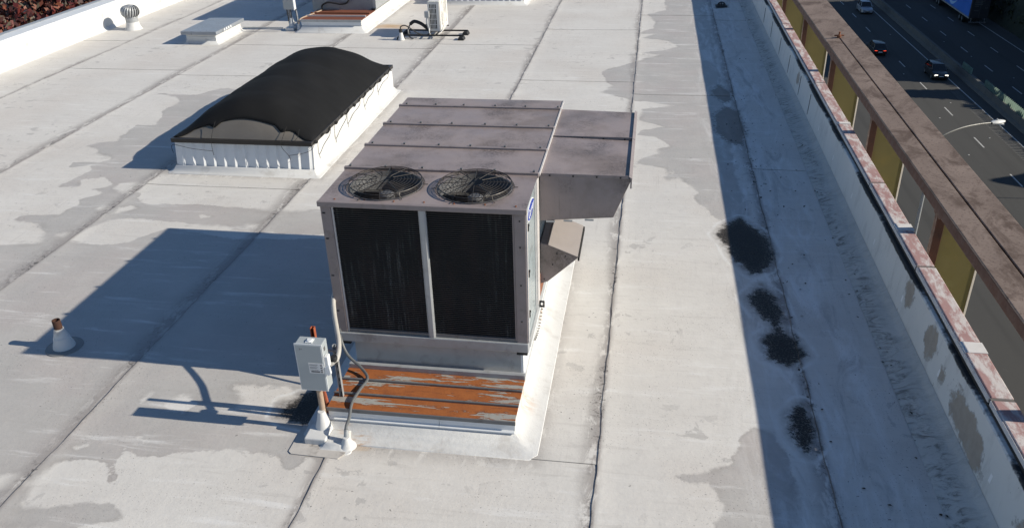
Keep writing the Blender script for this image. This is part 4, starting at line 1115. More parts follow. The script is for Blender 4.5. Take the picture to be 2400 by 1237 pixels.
# ------------------------------------------------------------------ small flat-lidded roof hatch
Hh = thing('roof_hatch', (-13.1, 24.0, 0), 'small roof hatch with flat grey metal lid on a white curb', 'roof hatch')
box('curb', M['flash'], Hh, -13.57, -12.64, 23.17, 24.84, 0.0, 0.29)
fl = MB(); skirt(fl, -13.57, -12.64, 23.17, 24.84, 0.10, 0.10); fl.build('base_flashing', M['flash'], Hh, smooth=True)
for z_ in (0.10, 0.19): box('curb_lip', M['white_metal'], Hh, -13.58, -12.635, 23.155, 23.17, z_, z_ + 0.012)
lid = MB(); lid.box(-13.66, -12.53, 23.04, 24.92, 0.285, 0.385)
lid = lid.build('lid', plain('blue_grey_lid', (0.27, 0.29, 0.32), 0.35, 0.2, var=0.15, scale=4, dirt=(0.16, 0.16, 0.17), dirt_amt=0.5), Hh, bevel=0.015)
for k in range(4): box('lid_mark', M['logo_white'], lid, -12.5295, -12.5285, 23.55 + 0.14 * k, 23.60 + 0.14 * k, 0.30, 0.365)
ORG[lid.name] = ORG[Hh.name].copy()
box('hatch_pipe', M['galv'], Hh, -12.52, -11.2, 24.74, 24.78, 0.10, 0.14)

# ------------------------------------------------------------------ turbine vent
Tv = thing('turbine_vent', (-16.35, 24.92, 0), 'round ribbed metal turbine vent near the left parapet', 'turbine vent')
c = (-16.35, 24.92, 0)
MB().lathe([(0.27, 0.003), (0.25, 0.03), (0.20, 0.16), (0.195, 0.24)], c, 28).build('base_cone', M['flash'], Tv, smooth=True)
MB().lathe([(0.19, 0.22), (0.19, 0.36), (0.20, 0.365), (0.20, 0.375), (0.19, 0.38), (0.185, 0.42)], c, 28).build('collar', M['galv'], Tv, smooth=True)
MB().lathe([(0.17, 0.38), (0.23, 0.45), (0.255, 0.55), (0.22, 0.66), (0.10, 0.72)], c, 24).build('inner_drum', M['dark_galv'], Tv, smooth=True)
nv = 20
for k in range(nv):
    a0 = 2 * math.pi * k / nv
    def fn(u, v, a0=a0):
        th = -1.15 + v * 2.45
        r_ = 0.285 * max(0.16, math.cos(th * 0.86)) ** 0.75
        a = a0 + u * (2 * math.pi / nv) * 0.8 + 0.35 * v
        r2 = r_ * (1.0 - 0.16 * u * u)
        return (c[0] + r2 * math.cos(a), c[1] + r2 * math.sin(a), 0.56 + 0.185 * math.sin(th))
    MB().grid(fn, [0, 0.35, 0.7, 1], np.linspace(0, 1, 10)).build('vane', M['galv'], Tv, smooth=True, solid=0.006)
MB().lathe([(0.15, 0.725), (0.12, 0.75), (0.05, 0.765)], c, 20).build('top_cap', M['galv'], Tv, smooth=True)

# ------------------------------------------------------------------ the far rooftop unit
F = thing('rooftop_unit', (-9.65, 28, 0), 'far grey rooftop unit on rust-red stepped lid at the top edge', 'rooftop unit')
box('curb', M['white_metal'], F, -10.60, -8.72, 24.86, 31, 0, 0.30)
fl = MB(); skirt(fl, -10.60, -8.72, 24.84, 31, 0.20, 0.22); fl.build('base_flashing', M['flash'], F, smooth=True)
box('curb_fascia', M['white_metal'], F, -10.62, -8.71, 24.825, 24.858, 0.20, 0.335)
box('side_flashing', M['flash'], F, -8.718, -8.70, 24.83, 31, 0.02, 0.334)
for (a, b) in ((24.84, 25.30), (25.30, 25.72), (25.72, 26.28)):
    box('rust_pan', M['rust_far'], F, -10.63, -8.70, a, b, 0.336, 0.36)
for y_ in (25.30, 25.72):
    box('pan_rib', M['unit_edge'] if y_ < 25.5 else M['rust'], F, -10.64, -8.695, y_ - 0.025, y_ + 0.025, 0.361, 0.40)
box('front_drip', M['galv'], F, -10.64, -8.695, 24.80, 24.838, 0.30, 0.365)
pl = MB(); pl.box(-10.78, -8.76, 26.29, 31.0, 0.335, 1.05); pl.build('plenum', plain('blue_grey_plenum', (0.27, 0.29, 0.31), 0.4, 0.3, var=0.12, scale=4), F)
box('plenum_corner', M['galv'], F, -8.758, -8.66, 26.28, 31.0, 0.40, 1.05)
box('corner_bracket', M['black'], F, -8.80, -8.68, 26.22, 26.285, 0.37, 0.42)
box('base_rail', M['galv'], F, -10.86, -8.62, 26.2, 31, 1.052, 1.16)
box('cabinet', M['unit'], F, -10.84, -8.64, 26.22, 31, 1.162, 2.3, bevel=0.01)
MB().tube(spline([(-10.42, 26.18, 0.37), (-10.40, 26.15, 0.52), (-10.2, 26.12, 0.62), (-9.95, 26.12, 0.60), (-9.75, 26.12, 0.57), (-9.55, 26.12, 0.62), (-9.45, 26.15, 0.80), (-9.45, 26.2, 1.08)]), 0.028, 8).build('black_hose', M['black'], F, smooth=True)
MB().tube(spline([(-10.42, 26.16, 0.38), (-10.5, 25.8, 0.375), (-10.6, 25.3, 0.375), (-10.68, 24.95, 0.36), (-10.70, 24.8, 0.25)]), 0.02, 8).build('conduit', M['tan_pipe'], F, smooth=True)

D2 = thing('disconnect_switch', (-11.03, 25.1, 0), 'grey electrical box on a white-booted post beside the far unit', 'switch box')
box('enclosure', M['dark_galv'] if False else plain('dim_grey_enamel', (0.30, 0.32, 0.33), 0.4, var=0.05), D2, -11.22, -10.90, 25.02, 25.17, 0.62, 1.22, bevel=0.008)
box('enclosure_edge', M['white_metal'], D2, -10.898, -10.87, 25.02, 25.17, 0.60, 1.22)
MB().tube([(-11.06, 25.1, 0.2), (-11.06, 25.1, 0.62)], 0.045, 12).build('post', M['dark_galv'], D2, smooth=True)
MB().lathe([(0.17, 0.04), (0.10, 0.14), (0.06, 0.30), (0.046, 0.36)], (-11.04, 25.08, 0), 18).build('flashing_boot', M['flash'], D2, smooth=True)
box('pad', M['flash'], D2, -11.2, -10.92, 24.86, 25.1, 0, 0.10, bevel=0.015)
st_ = MB(); st_.tube([(-11.17, 25.2, 0.04), (-11.22, 25.25, 0.62)], 0.02, 6); st_.build('strut_leg', M['black'], D2)
st_ = MB(); st_.tube([(-10.80, 25.0, 0.2), (-10.86, 25.1, 0.62)], 0.025, 6); st_.build('strut_leg', M['black'], D2)
MB().lathe([(0.09, 0.004), (0.06, 0.06), (0.03, 0.22)], (-10.74, 24.88, 0), 16).build('cone_boot', M['flash'], D2, smooth=True)
MB().tube([(-10.74, 24.88, 0.2), (-10.76, 24.9, 0.62)], 0.018, 6).build('riser_conduit', M['galv'], D2)

# ------------------------------------------------------------------ small heat pump on rails
Q = thing('heat_pump', (-6.28, 24.8, 0), 'small ivory heat pump with slotted side standing on black-footed rails', 'heat pump')
hx0, hx1, hy0, hy1, hz0, hz1 = -6.45, -6.11, 24.30, 25.26, 0.16, 1.02
bd = MB(); bd.box(hx0, hx1, hy0 + 0.02, hy1, hz0, hz1); bd.build('casing', M['mini_white'], Q, bevel=0.015)
# slotted end: frame bars with dark recess between
box('end_recess', M['darkhole'], Q, hx0 + 0.03, hx1 - 0.06, hy0 + 0.008, hy0 + 0.019, hz0 + 0.06, hz1 - 0.04)
for a, b in ((hx0, hx0 + 0.055), (hx1 - 0.09, hx1)):
    box('end_frame', M['mini_side'], Q, a, b, hy0, hy0 + 0.0185, hz0, hz1, bevel=0.003)
ww = (hx1 - 0.09 - hx0 - 0.055)
for k in range(1, 5):
    x_ = hx0 + 0.055 + ww * k / 5
    box('end_slat', M['mini_side'], Q, x_ - 0.008, x_ + 0.008, hy0 + 0.001, hy0 + 0.0185, hz0, hz1)
for k in range(6):
    z_ = hz0 + 0.05 + k * (hz1 - hz0 - 0.1) / 5
    box('end_crossbar', M['mini_side'], Q, hx0 + 0.056, hx1 - 0.091, hy0 + 0.002, hy0 + 0.0185, z_ - (0.03 if k in (0, 5) else 0.008), z_ + (0.03 if k in (0, 5) else 0.008))
# front with fan recess (faces the sun)
box('front_frame', M['mini_white'], Q, hx1 + 0.001, hx1 + 0.02, hy0 + 0.02, hy0 + 0.13, hz0 + 0.01, hz1 - 0.01)
box('front_frame', M['mini_white'], Q, hx1 + 0.001, hx1 + 0.02, hy1 - 0.13, hy1, hz0 + 0.01, hz1 - 0.01)
box('front_sill', M['mini_white'], Q, hx1 + 0.001, hx1 + 0.02, hy0 + 0.131, hy1 - 0.131, hz0 + 0.01, hz0 + 0.13)
gr = MB()
for k in range(8):
    rr = 0.06 + k * 0.045
    n_ = 32
    gr.tube([(hx1 + 0.012, (hy0 + hy1) / 2 + rr * math.cos(2 * math.pi * i / n_), 0.62 + rr * math.sin(2 * math.pi * i / n_)) for i in range(n_ + 1)], 0.006, 4, False)
gr.build('fan_grille', M['mini_side'], Q)
for y_ in (24.02, 24.66):
    box('mounting_rail', M['black'], Q, -7.25, -5.36, y_ - 0.02, y_ + 0.02, 0.095, 0.135)
    for x_ in (-7.25, -5.42):
        ft = MB(); ft.prism([(x_ - 0.10, 0.003), (x_ + 0.10, 0.003), (x_ + 0.06, 0.095), (x_ - 0.06, 0.095)], 'y', y_ - 0.13, y_ + 0.13)
        ft.build('rubber_foot', M['black'], Q, bevel=0.012)
for y_ in (24.36, 25.15):
    box('cross_rail', M['black'], Q, -6.5, -6.05, y_, y_ + 0.05, 0.136, 0.158)
box('cross_rail', M['black'], Q, -6.42, -6.38, 24.0, 25.2, 0.137, 0.157)
box('cross_rail', M['black'], Q, -6.18, -6.14, 24.0, 25.2, 0.137, 0.157)
sw = box('switch_box', M['galv'], Q, -6.53, -6.40, 24.18, 24.295, 0.58, 0.76, bevel=0.008)
MB().tube(spline([(-6.46, 24.22, 0.58), (-6.47, 24.20, 0.45), (-6.44, 24.2, 0.32), (-6.42, 24.22, 0.22)]), 0.03, 8).build('whip_conduit', M['galv'], Q, smooth=True)
MB().tube(spline([(-6.42, 24.22, 0.30), (-6.38, 24.1, 0.14), (-6.25, 24.05, 0.08), (-6.12, 24.15, 0.12), (-6.02, 24.4, 0.22), (-5.99, 24.75, 0.32)]), 0.014, 7).build('pale_loop_cable', M['mini_side'], Q, smooth=True)
MB().tube(spline([(-6.50, 24.24, 0.28), (-6.66, 24.24, 0.40), (-6.86, 24.25, 0.46), (-7.0, 24.28, 0.38)]), 0.05, 9).build('insulated_line', M['black'], Q, smooth=True)
MB().tube(spline([(-7.0, 24.28, 0.38), (-7.06, 24.2, 0.22), (-6.98, 24.05, 0.05), (-6.85, 23.98, 0.03)]), 0.022, 7).build('copper_line', M['dark_galv'], Q, smooth=True)
box('valve_cover', M['black'], Q, -6.56, -6.46, 24.3, 24.42, 0.22, 0.36, bevel=0.01)

Kc = thing('cone_penetration', (-7.19, 23.9, 0), 'little white cone flashing with a black hose beside the heat pump', 'pipe flashing')
MB().lathe([(0.10, 0.003), (0.075, 0.08), (0.05, 0.20), (0.045, 0.24)], (-7.2, 23.9, 0), 18).build('cone_boot', M['flash'], Kc, smooth=True)
MB().lathe([(0.052, 0.22), (0.055, 0.30), (0.03, 0.32)], (-7.2, 23.9, 0), 14).build('sealing_cap', M['black'], Kc, smooth=True)
MB().tube(spline([(-7.2, 23.9, 0.30), (-7.19, 23.92, 0.38), (-7.08, 23.98, 0.40), (-6.92, 24.02, 0.30), (-6.75, 24.08, 0.16), (-6.6, 24.15, 0.10)]), 0.018, 7).build('hose', M['black'], Kc, smooth=True)

# roof drain dome in the gutter line
Dr = thing('roof_drain', (2.28, 28.9, 0), 'black roof drain strainer in the shaded gutter line', 'roof drain')
MB().lathe([(0.20, 0.003), (0.19, 0.02), (0.13, 0.03)], (2.28, 28.9, 0), 20).build('drain_ring', M['black'], Dr, smooth=True)
ds = MB()
for k in range(12):
    a = 2 * math.pi * k / 12
    ds.tube([(2.28 + 0.12 * math.cos(a), 28.9 + 0.12 * math.sin(a), 0.02), (2.28 + 0.11 * math.cos(a), 28.9 + 0.11 * math.sin(a), 0.10), (2.28 + 0.03 * math.cos(a), 28.9 + 0.03 * math.sin(a), 0.14)], 0.009, 4)
ds.build('strainer', M['black'], Dr)

# dead leaves and grit blown into the shaded gutter
lt = MB()
for k in range(260):
    if k % 3 == 0: x_, y_ = random.gauss(2.05, 0.22), random.uniform(5, 27)
    elif k % 3 == 1: x_, y_ = random.uniform(1.5, 2.8), random.gauss(15.0, 1.6)
    else: x_, y_ = random.gauss(2.93, 0.06), random.uniform(5, 27)
    if not 0.8 < x_ < 3.0: continue
    s_ = random.uniform(0.008, 0.026); a = random.uniform(0, 6.28)
    d1 = Vector((math.cos(a), math.sin(a), random.uniform(-.1, .3))) * s_; d2 = Vector((-math.sin(a), math.cos(a), random.uniform(-.1, .5))) * s_ * 0.6
    p_ = Vector((x_, y_, 0.013 + 0.4 * max(0, x_ - 2.92)))
    lt.add([p_ - d1, p_ + d2 + Vector((0, 0, .004)), p_ + d1, p_ - d2 + Vector((0, 0, .004))], [(0, 1, 2), (0, 2, 3)])
tag(lt.build('leaf_litter', plain('dead_leaf', (0.035, 0.025, 0.017), 0.9, var=0.5, scale=12), origin=(2.2, 15, 0), fixn=False), 'dark leaf litter scattered along the shaded gutter', 'leaf litter', kind='stuff')

# ------------------------------------------------------------------ the highway far below
ZR = CAM_H - 30.0
def asphalt(name, a, b):
    t = NT(name)
    p = t.pos()
    c = t.mix(t.noise(t.pos(scale=(1, 0.12, 1)), 0.5, 4), a, b)
    c = t.mix(t.ramp(t.noise(t.pos(scale=(1.2, 0.05, 1)), 0.7, 3), 0.5, 0.7, 0, 0.4), c, tuple(x * 0.6 for x in a))
    c = t.mix(t.ramp(t.noise(p, 1.4, 5, 0.7), 0.6, 0.75, 0, 0.35), c, tuple(x * 1.6 for x in b))
    t.set('Base Color', c); t.set('Roughness', 0.9)
    t.bump(t.noise(p, 30, 2), 0.2, 0.01)
    return t.m
M['asphalt'] = asphalt('highway_asphalt', (0.038, 0.0365, 0.034), (0.052, 0.050, 0.046))
M['soil'] = plain('ground_soil', (0.06, 0.055, 0.045), 0.95, var=0.3, scale=0.4)
M['paint'] = plain('road_paint', (0.40, 0.39, 0.37), 0.7, var=0.15, scale=3)
M['concrete'] = plain('barrier_concrete', (0.105, 0.10, 0.092), 0.9, var=0.25, scale=0.7, dirt=(0.04, 0.038, 0.033), dirt_amt=0.6)
gd = MB(); gd.quad((-900, -700, ZR - 0.05), (900, -700, ZR - 0.05), (900, 1500, ZR - 0.05), (-900, 1500, ZR - 0.05))
tag(gd.build('ground', M['soil'], origin=(0, 0, ZR - 0.05)), kind='structure')
rx = lambda x, y: x - 0.0112 * (y - 100)
def road_quad(mb, x0, x1, y0, y1, z):
    mb.quad((rx(x0, y0), y0, z), (rx(x1, y0), y0, z), (rx(x1, y1), y1, z), (rx(x0, y1), y1, z))
rd = MB(); road_quad(rd, 20.0, 52.0, -100, 420, ZR)
road = rd.build('highway', M['asphalt'], origin=(36, 100, ZR)); tag(road, kind='structure')
def dash(x, y, L=2.9, w=0.14):
    m_ = MB(); road_quad(m_, x - w / 2, x + w / 2, y - L / 2, y + L / 2, ZR + 0.004)
    m_.build('lane_dash', M['paint'], road)
for k in range(13):
    dash(32.6, 104.1 + 9.72 * (k - 4)); dash(28.9, 106.5 + 9.72 * (k - 4))
    dash(42.55, 112.3 + 9.42 * (k - 3)); dash(46.35, 112.3 + 9.42 * (k - 3))
for x_, w_ in ((36.35, 0.13), (49.7, 0.14), (39.7, 0.13), (25.1, 0.14)):
    m_ = MB()
    for k in range(26): road_quad(m_, x_ - w_ / 2, x_ + w_ / 2, -80 + 18 * k, -62 + 18 * k, ZR + 0.0045)
    m_.build('edge_line', M['paint'], road)
road_hatch = MB()
for k in range(260):
    y_ = 50 + k * 0.45
    road_quad(road_hatch, 24.25, 24.65, y_, y_ + 0.2, ZR + 0.004)
    if 78 < y_ < 102: road_quad(road_hatch, 35.0, 35.9, y_, y_ + 0.08, ZR + 0.004)  # hatch near the median: thin shadow pattern painted as pale marks
tag(road_hatch.build('rumble_and_shadow_hatch', plain('rumble_and_shadow_mark', (0.16, 0.155, 0.145), 0.9), road), kind='stuff')
for (x_, y_) in ((31.0, 92), (31.6, 109), (34.0, 86.0), (33.7, 97.5), (42.3, 118), (46.0, 104), (30.5, 81), (44.0, 108), (41.2, 126), (35.0, 130)):
    MB().lathe([(0.09, 0.005), (0.08, 0.03), (0.04, 0.04)], (rx(x_, y_), y_, ZR), 8).build('road_stud', M['paint'], road)
for y_ in (70.8, 140.5, 124.0, 153.2):
    m_ = MB(); road_quad(m_, 25, 36, y_, y_ + 0.18, ZR + 0.003); m_.build('expansion_joint', M['black'], road)
# median barrier with green glare slats
MBR = thing('median_barrier', (38.2, 100, ZR), 'concrete median barrier with green glare slats dividing the highway', 'barrier')
bp = [(-0.62, 0.0), (-0.58, 0.12), (-0.30, 0.30), (-0.18, 0.95), (0.18, 0.95), (0.30, 0.30), (0.58, 0.12), (0.62, 0.0)]
nseg = 30
for k in range(nseg):
    y0, y1 = -40 + 10 * k, -40 + 10 * (k + 1) - 0.04
    vs_ = [(rx(38.3, y0) + a, y0, ZR + 0.004 + b) for a, b in bp] + [(rx(38.3, y1) + a, y1, ZR + 0.004 + b) for a, b in bp]
    MB().add(vs_, [(i, i + 1, 9 + i, 8 + i) for i in range(7)] + [tuple(range(8)), tuple(range(15, 7, -1))]).build('barrier_block', M['concrete'], MBR)
M['slat'] = plain('pale_green_slat', (0.22, 0.31, 0.25), 0.6, var=0.2, scale=1)
for (a, b) in ((78.0, 101.5), (106.0, 109.2)):
    y_ = a
    while y_ < b:
        x_ = rx(38.3, y_)
        m_ = MB(); m_.prism([(x_ - 0.13, y_ - 0.05), (x_ + 0.13, y_ + 0.07), (x_ + 0.13, y_ + 0.10), (x_ - 0.13, y_ - 0.02)], 'z', ZR + 0.95, ZR + 1.65)
        m_.build('glare_slat', M['slat'], MBR)
        y_ += 0.42

# embankment across the highway: its mostly unseen top is shaped to shade the lanes
def shade_crest(y):
    n1 = 0.8 * math.sin(y * 0.9) * math.sin(y * 0.37 + 1) + 0.5 * math.sin(y * 2.3 + 0.5)
    hi = 8.5 / (1 + math.exp(-(y - 105.6) * 3.0))
    hi += 6.0 * math.exp(-((y - 100.2) / 1.6) ** 4)
    hi -= 8.0 * math.exp(-((y - 154.5) / 1.6) ** 4)
    hi += 3.0 * math.exp(-((y - 74.0) / 2.2) ** 2) + 2.5 * math.exp(-((y - 69) / 1.2) ** 2)
    return 12.9 + hi + n1 * 0.35
ys = list(np.linspace(-60, 60, 40)) + list(np.linspace(60.5, 170, 300)) + list(np.linspace(171, 420, 60))
sec = [(51.6, 0.0), (53.0, 0.22), (55.5, 0.62), (58.0, 0.88), (60.5, 1.0), (64, 1.0), (90, 0.95), (140, 0.9)]
hm = MB()
hm.grid(lambda i, y: (sec[int(i)][0] + 0.4 * math.sin(y * 0.5 + i) * (1 if i > 0 else 0), y, ZR - 0.02 + sec[int(i)][1] * shade_crest(y) + (0.35 * math.sin(y * 1.7 + 2 * i) if 0 < i < 4 else 0)), list(range(len(sec))), ys)
M['shade_hill'] = plain('dark_ivy_bank', (0.018, 0.022, 0.012), 0.95, var=0.5, scale=1.2, dirt=(0.03, 0.02, 0.012), dirt_amt=0.6, bump=0.8, bscale=4)
tag(hm.build('shade_hill', M['shade_hill'], origin=(60, 100, ZR), smooth=True), kind='structure')
# ivy and scrub on the bank
iv = MB()
for k in range(5200):
    y_ = random.uniform(95, 175); i = random.uniform(0.2, 4.0)
    i0 = int(i); f_ = i - i0
    x_ = sec[i0][0] * (1 - f_) + sec[i0 + 1][0] * f_; z_ = ZR + (sec[i0][1] * (1 - f_) + sec[i0 + 1][1] * f_) * shade_crest(y_) + random.uniform(0, .7)
    s_ = random.uniform(.15, .4)
    a, b = [Vector((random.uniform(-1, 1), random.uniform(-1, 1), random.uniform(-1, 1))).normalized() * s_ for _ in range(2)]
    p_ = Vector((x_, y_, z_))
    iv.add([p_ - a, p_ + b, p_ + a, p_ - b], [(0, 1, 2, 3)])
tag(iv.build('ground_cover', plain('dark_scrub_leaf', (0.025, 0.034, 0.014), 0.8, var=0.5, scale=2), origin=(55, 120, ZR), fixn=False), 'dark scrub covering the bank across the highway', 'scrub', kind='stuff')

# ------------------------------------------------------------------ street lamp
L = thing('street_lamp', (19.6, 57.8, ZR), 'curved-arm street lamp reaching over the highway from behind the brown beam', 'street lamp')
MB().tube([(19.6, 57.8, ZR), (19.6, 57.8, -15.4)], [0.14, 0.09], 10).build('pole', M['galv'], L, smooth=True)
MB().tube(spline([(19.6, 57.8, -15.4), (19.63, 57.8, -14.7), (20.2, 58.0, -14.25), (21.4, 58.6, -13.95), (22.7, 59.3, -13.9), (23.7, 59.8, -13.95)]), [0.055] * 41, 8).build('arm', plain('pale_lamp_arm', (0.17, 0.165, 0.15), 0.5, 0.2), L, smooth=True)
hd = MB()
def lampf(u, v):
    a = 2 * math.pi * u
    w = 0.26 * math.sin(math.pi * (0.12 + 0.82 * v)) ** 0.6
    d = Vector((1.0, 0.5, 0)).normalized(); n_ = Vector((-d.y, d.x, 0))
    p_ = Vector((23.6, 59.75, -13.95)) + d * (1.15 * v) + n_ * (w * math.cos(a)) + Vector((0, 0, 0.16 * w / 0.26 * math.sin(a)))
    return tuple(p_)
hd.grid(lampf, np.linspace(0, 1, 17), np.linspace(0, 1, 9))
lh = hd.build('lamp_head', plain('lamp_white', (0.62, 0.61, 0.58), 0.4), L, smooth=True)
MB().lathe([(0.06, 0), (0.06, 0.12), (0.03, 0.14)], (24.0, 59.95, -13.82), 10).build('photocell', M['galv'], lh)
MB().box(24.05, 24.55, 59.95, 60.25, -14.14, -14.08).build('lens', M['paper'], lh)

# ------------------------------------------------------------------ vehicles
M['tyre'] = plain('tyre_rubber', (0.012, 0.012, 0.012), 0.85)
M['rim'] = plain('alloy_rim', (0.3, 0.3, 0.31), 0.35, 0.7)
def glass_mat():
    t = NT('dark_car_glass'); t.set('Base Color', (0.012, 0.014, 0.016)); t.set('Roughness', 0.08); return t.m
M['glass'] = glass_mat()
def glow(name, col, st):
    t = NT(name); t.set('Base Color', col); t.set('Emission Color', col); t.b.inputs['Emission Strength'].default_value = st; t.set('Roughness', 0.3); return t.m
M['headlight'] = glow('lit_headlamp', (1.0, 0.93, 0.8), 1.5)
M['taillight'] = glow('lit_tail_lamp', (1.0, 0.08, 0.03), 1.6)
M['lamp_off'] = plain('clear_lamp', (0.4, 0.4, 0.42), 0.2)
M['tail_off'] = plain('red_lamp', (0.2, 0.01, 0.01), 0.3)

def carpaint(name, col):
    t = NT(name); t.set('Base Color', col); t.set('Roughness', 0.32); t.set('Metallic', 0.2)
    t.b.inputs['Coat Weight'].default_value = 0.5; t.b.inputs['Coat Roughness'].default_value = 0.08
    return t.m

def car(label, x, yb, front, col, lit_front, lit_rear, W=1.85, Ln=4.5, Ht=1.5, suv=True):
    """front=-1: nose towards the camera (smaller y). yb = the nearer bumper"""
    yc = yb + Ln / 2
    o = thing('car', (x, yc, ZR + 0.005), label, 'car', 'cars on the highway')
    z0 = ZR + 0.005
    f = front
    paint = carpaint(col[0], col[1])
    h = W / 2
    # stations along the car from nose (s=0) to tail (s=1): half width, sill z, belt z, roof z, roof half width
    def P(s): return yc + f * Ln * (0.5 - s)
    st = [(0.0, .80, .32, .62, .62), (0.03, .90, .22, .72, .72), (0.12, .97, .20, .82, .82), (0.27, 1.0, .20, .95, .95), (0.42, 1.0, .20, .98, .98),
          (0.60, 1.0, .20, 1.0, 1.0), (0.85, 1.0, .20, 1.0, 1.0), (0.95, .96, .22, .98, .98), (1.0, .88, .32, .82, .82)]
    vs_ = []
    for (s, w, zs, zb, _) in st:
        for (a, zz) in ((-w, zs + .06), (-w * 0.99, (zs + zb) / 2), (-w * 0.93, zb - .04), (-w * .80, zb), (0, zb + .02), (w * .80, zb), (w * 0.93, zb - .04), (w * 0.99, (zs + zb) / 2), (w, zs + .06), (w * .85, zs), (-w * .85, zs)):
            vs_.append((x + a * h, P(s), z0 + zz))
    n = 11
    fs_ = [(i * n + k, i * n + (k + 1) % n, (i + 1) * n + (k + 1) % n, (i + 1) * n + k) for i in range(len(st) - 1) for k in range(n)]
    fs_ += [tuple(range(n)), tuple(range((len(st) - 1) * n + n - 1, (len(st) - 1) * n - 1, -1))]
    body = MB().add(vs_, fs_).build('body', paint, o, smooth=True)
    # cabin: glass house with a painted roof
    s0, s1, s2, s3 = (0.27, 0.42, 0.84, 0.96) if suv else (0.28, 0.44, 0.70, 0.86)
    zb, zr = z0 + 0.96, z0 + Ht
    wb, wr = h * 0.90, h * 0.70
    gl = MB().add([(x - wb, P(s0), zb), (x + wb, P(s0), zb), (x + wb, P(s3), zb), (x - wb, P(s3), zb),
                   (x - wr, P(s1), zr), (x + wr, P(s1), zr), (x + wr, P(s2), zr), (x - wr, P(s2), zr)],
                  [(0, 1, 5, 4), (1, 2, 6, 5), (2, 3, 7, 6), (3, 0, 4, 7), (4, 5, 6, 7)]).build('windows', M['glass'], o)
    rf = MB().add([(x - wr - .02, P(s1 - .01), zr), (x + wr + .02, P(s1 - .01), zr), (x + wr + .02, P(s2 + .01), zr), (x - wr - .02, P(s2 + .01), zr),
                   (x - wr * .85, P(s1 + .03), zr + .05), (x + wr * .85, P(s1 + .03), zr + .05), (x + wr * .85, P(s2 - .03), zr + .05), (x - wr * .85, P(s2 - .03), zr + .05)],
                  [(0, 1, 5, 4), (1, 2, 6, 5), (2, 3, 7, 6), (3, 0, 4, 7), (4, 5, 6, 7)]).build('roof', paint, o, smooth=True)
    for sg in (-1, 1):
        for (sa, sb) in ((s0, s1), (s3, s2), ((s0 + s3) / 2 + .02, (s1 + s2) / 2 + .02)):
            MB().tube([(x + sg * wb * 1.005, P(sa), zb), (x + sg * wr * 1.01, P(sb), zr)], 0.035, 6).build('pillar', paint, o)
        MB().box(x + sg * (h + .06) - .08, x + sg * (h + .06) + .08, P(s0 + .04) - .06, P(s0 + .04) + .06, z0 + .95, z0 + 1.08).build('mirror', paint, o, bevel=0.03)
        for s in (0.18, 0.80):
            w = MB(); cx, cy, cz, r_ = x + sg * (h - .10), P(s), z0 + .33, .33
            nn = 22
            def cyl(m_, r1, xa, xb):
                m_.prism([(cy + r1 * math.cos(2 * math.pi * k / nn), cz + r1 * math.sin(2 * math.pi * k / nn)) for k in range(nn)], 'x', xa, xb)
            cyl(w, r_, cx - .11, cx + .11)
            wo = w.build('wheel', M['tyre'], o, bevel=0.02)
            w2 = MB(); cyl(w2, r_ * .62, cx + sg * .112 - .005, cx + sg * .112 + .005); w2.build('rim', M['rim'], wo)
        hl_ = MB().box(x + sg * h * .64 - .19, x + sg * h * .64 + .19, P(0.012) - .04, P(0.012) + .04, z0 + .58, z0 + .74)
        hl_.build('headlight', M['headlight'] if lit_front else M['lamp_off'], o, bevel=0.03)
        tl = MB().box(x + sg * h * .60 - .19, x + sg * h * .60 + .19, P(0.996) - .02, P(0.996) + .02, z0 + .72, z0 + .80)
        tl.build('tail_light', M['taillight'] if lit_rear else M['tail_off'], o, bevel=0.02)
    e = 0.004 if f < 0 else 0.996
    s_end = 0.0 if True else 1
    MB().box(x - .26, x + .26, P(1.0) - .03, P(1.0) + .03, z0 + .52, z0 + .63).build('licence_plate', M['paper'], o)
    MB().box(x - .30, x + .30, P(0.0) - .035, P(0.0) + .035, z0 + .36, z0 + .50).build('grille', M['black'], o)
    MB().box(x - .24, x + .24, P(-.004) - .03, P(-.004) + .03, z0 + .50, z0 + .58).build('licence_plate', M['paper'], o)
    return o
car('silver car coming towards us near the top of the highway', 34.2, 143.6, -1, ('silver_paint', (0.30, 0.32, 0.36)), False, False, Ht=1.62)
car('black car seen from behind with red tail lights lit', 30.45, 117.4, 1, ('black_paint', (0.02, 0.02, 0.022)), False, True, Ht=1.55)
car('black car coming towards us with headlights lit', 35.05, 106.2, -1, ('black_pearl_paint', (0.012, 0.012, 0.014)), True, False, Ht=1.58)

# articulated lorry with a blue trailer
T = thing('semi_truck', (48.0, 146, ZR), 'lorry with bright blue trailer side and dark rear doors on the far carriageway', 'truck')
tz = ZR + 0.005
tx0, tx1, ty0, ty1 = 46.9, 49.45, 135.9, 152.6
M['truck_blue'] = plain('bright_blue_vinyl', (0.03, 0.16, 0.60), 0.4, var=0.06, scale=0.5)
M['truck_dark'] = plain('near_black_vinyl', (0.02, 0.022, 0.03), 0.5, var=0.2, scale=0.8)
M['truck_light'] = plain('pale_blue_vinyl', (0.35, 0.55, 0.85), 0.45, var=0.03)
box('trailer_box', M['truck_dark'], T, tx0, tx1, ty0, ty1, tz + 1.15, tz + 4.1, bevel=0.03)
side = box('side_panel', M['truck_blue'], T, tx0 - 0.02, tx0 - 0.002, ty0 + 0.35, ty1 - 0.35, tz + 1.30, tz + 3.98)
box('side_skirt_rail', M['galv'], T, tx0 - 0.03, tx0 - 0.001, ty0 + 0.1, ty1 - 0.1, tz + 1.08, tz + 1.26)
sm = MB(); n_ = 26; vs_ = []
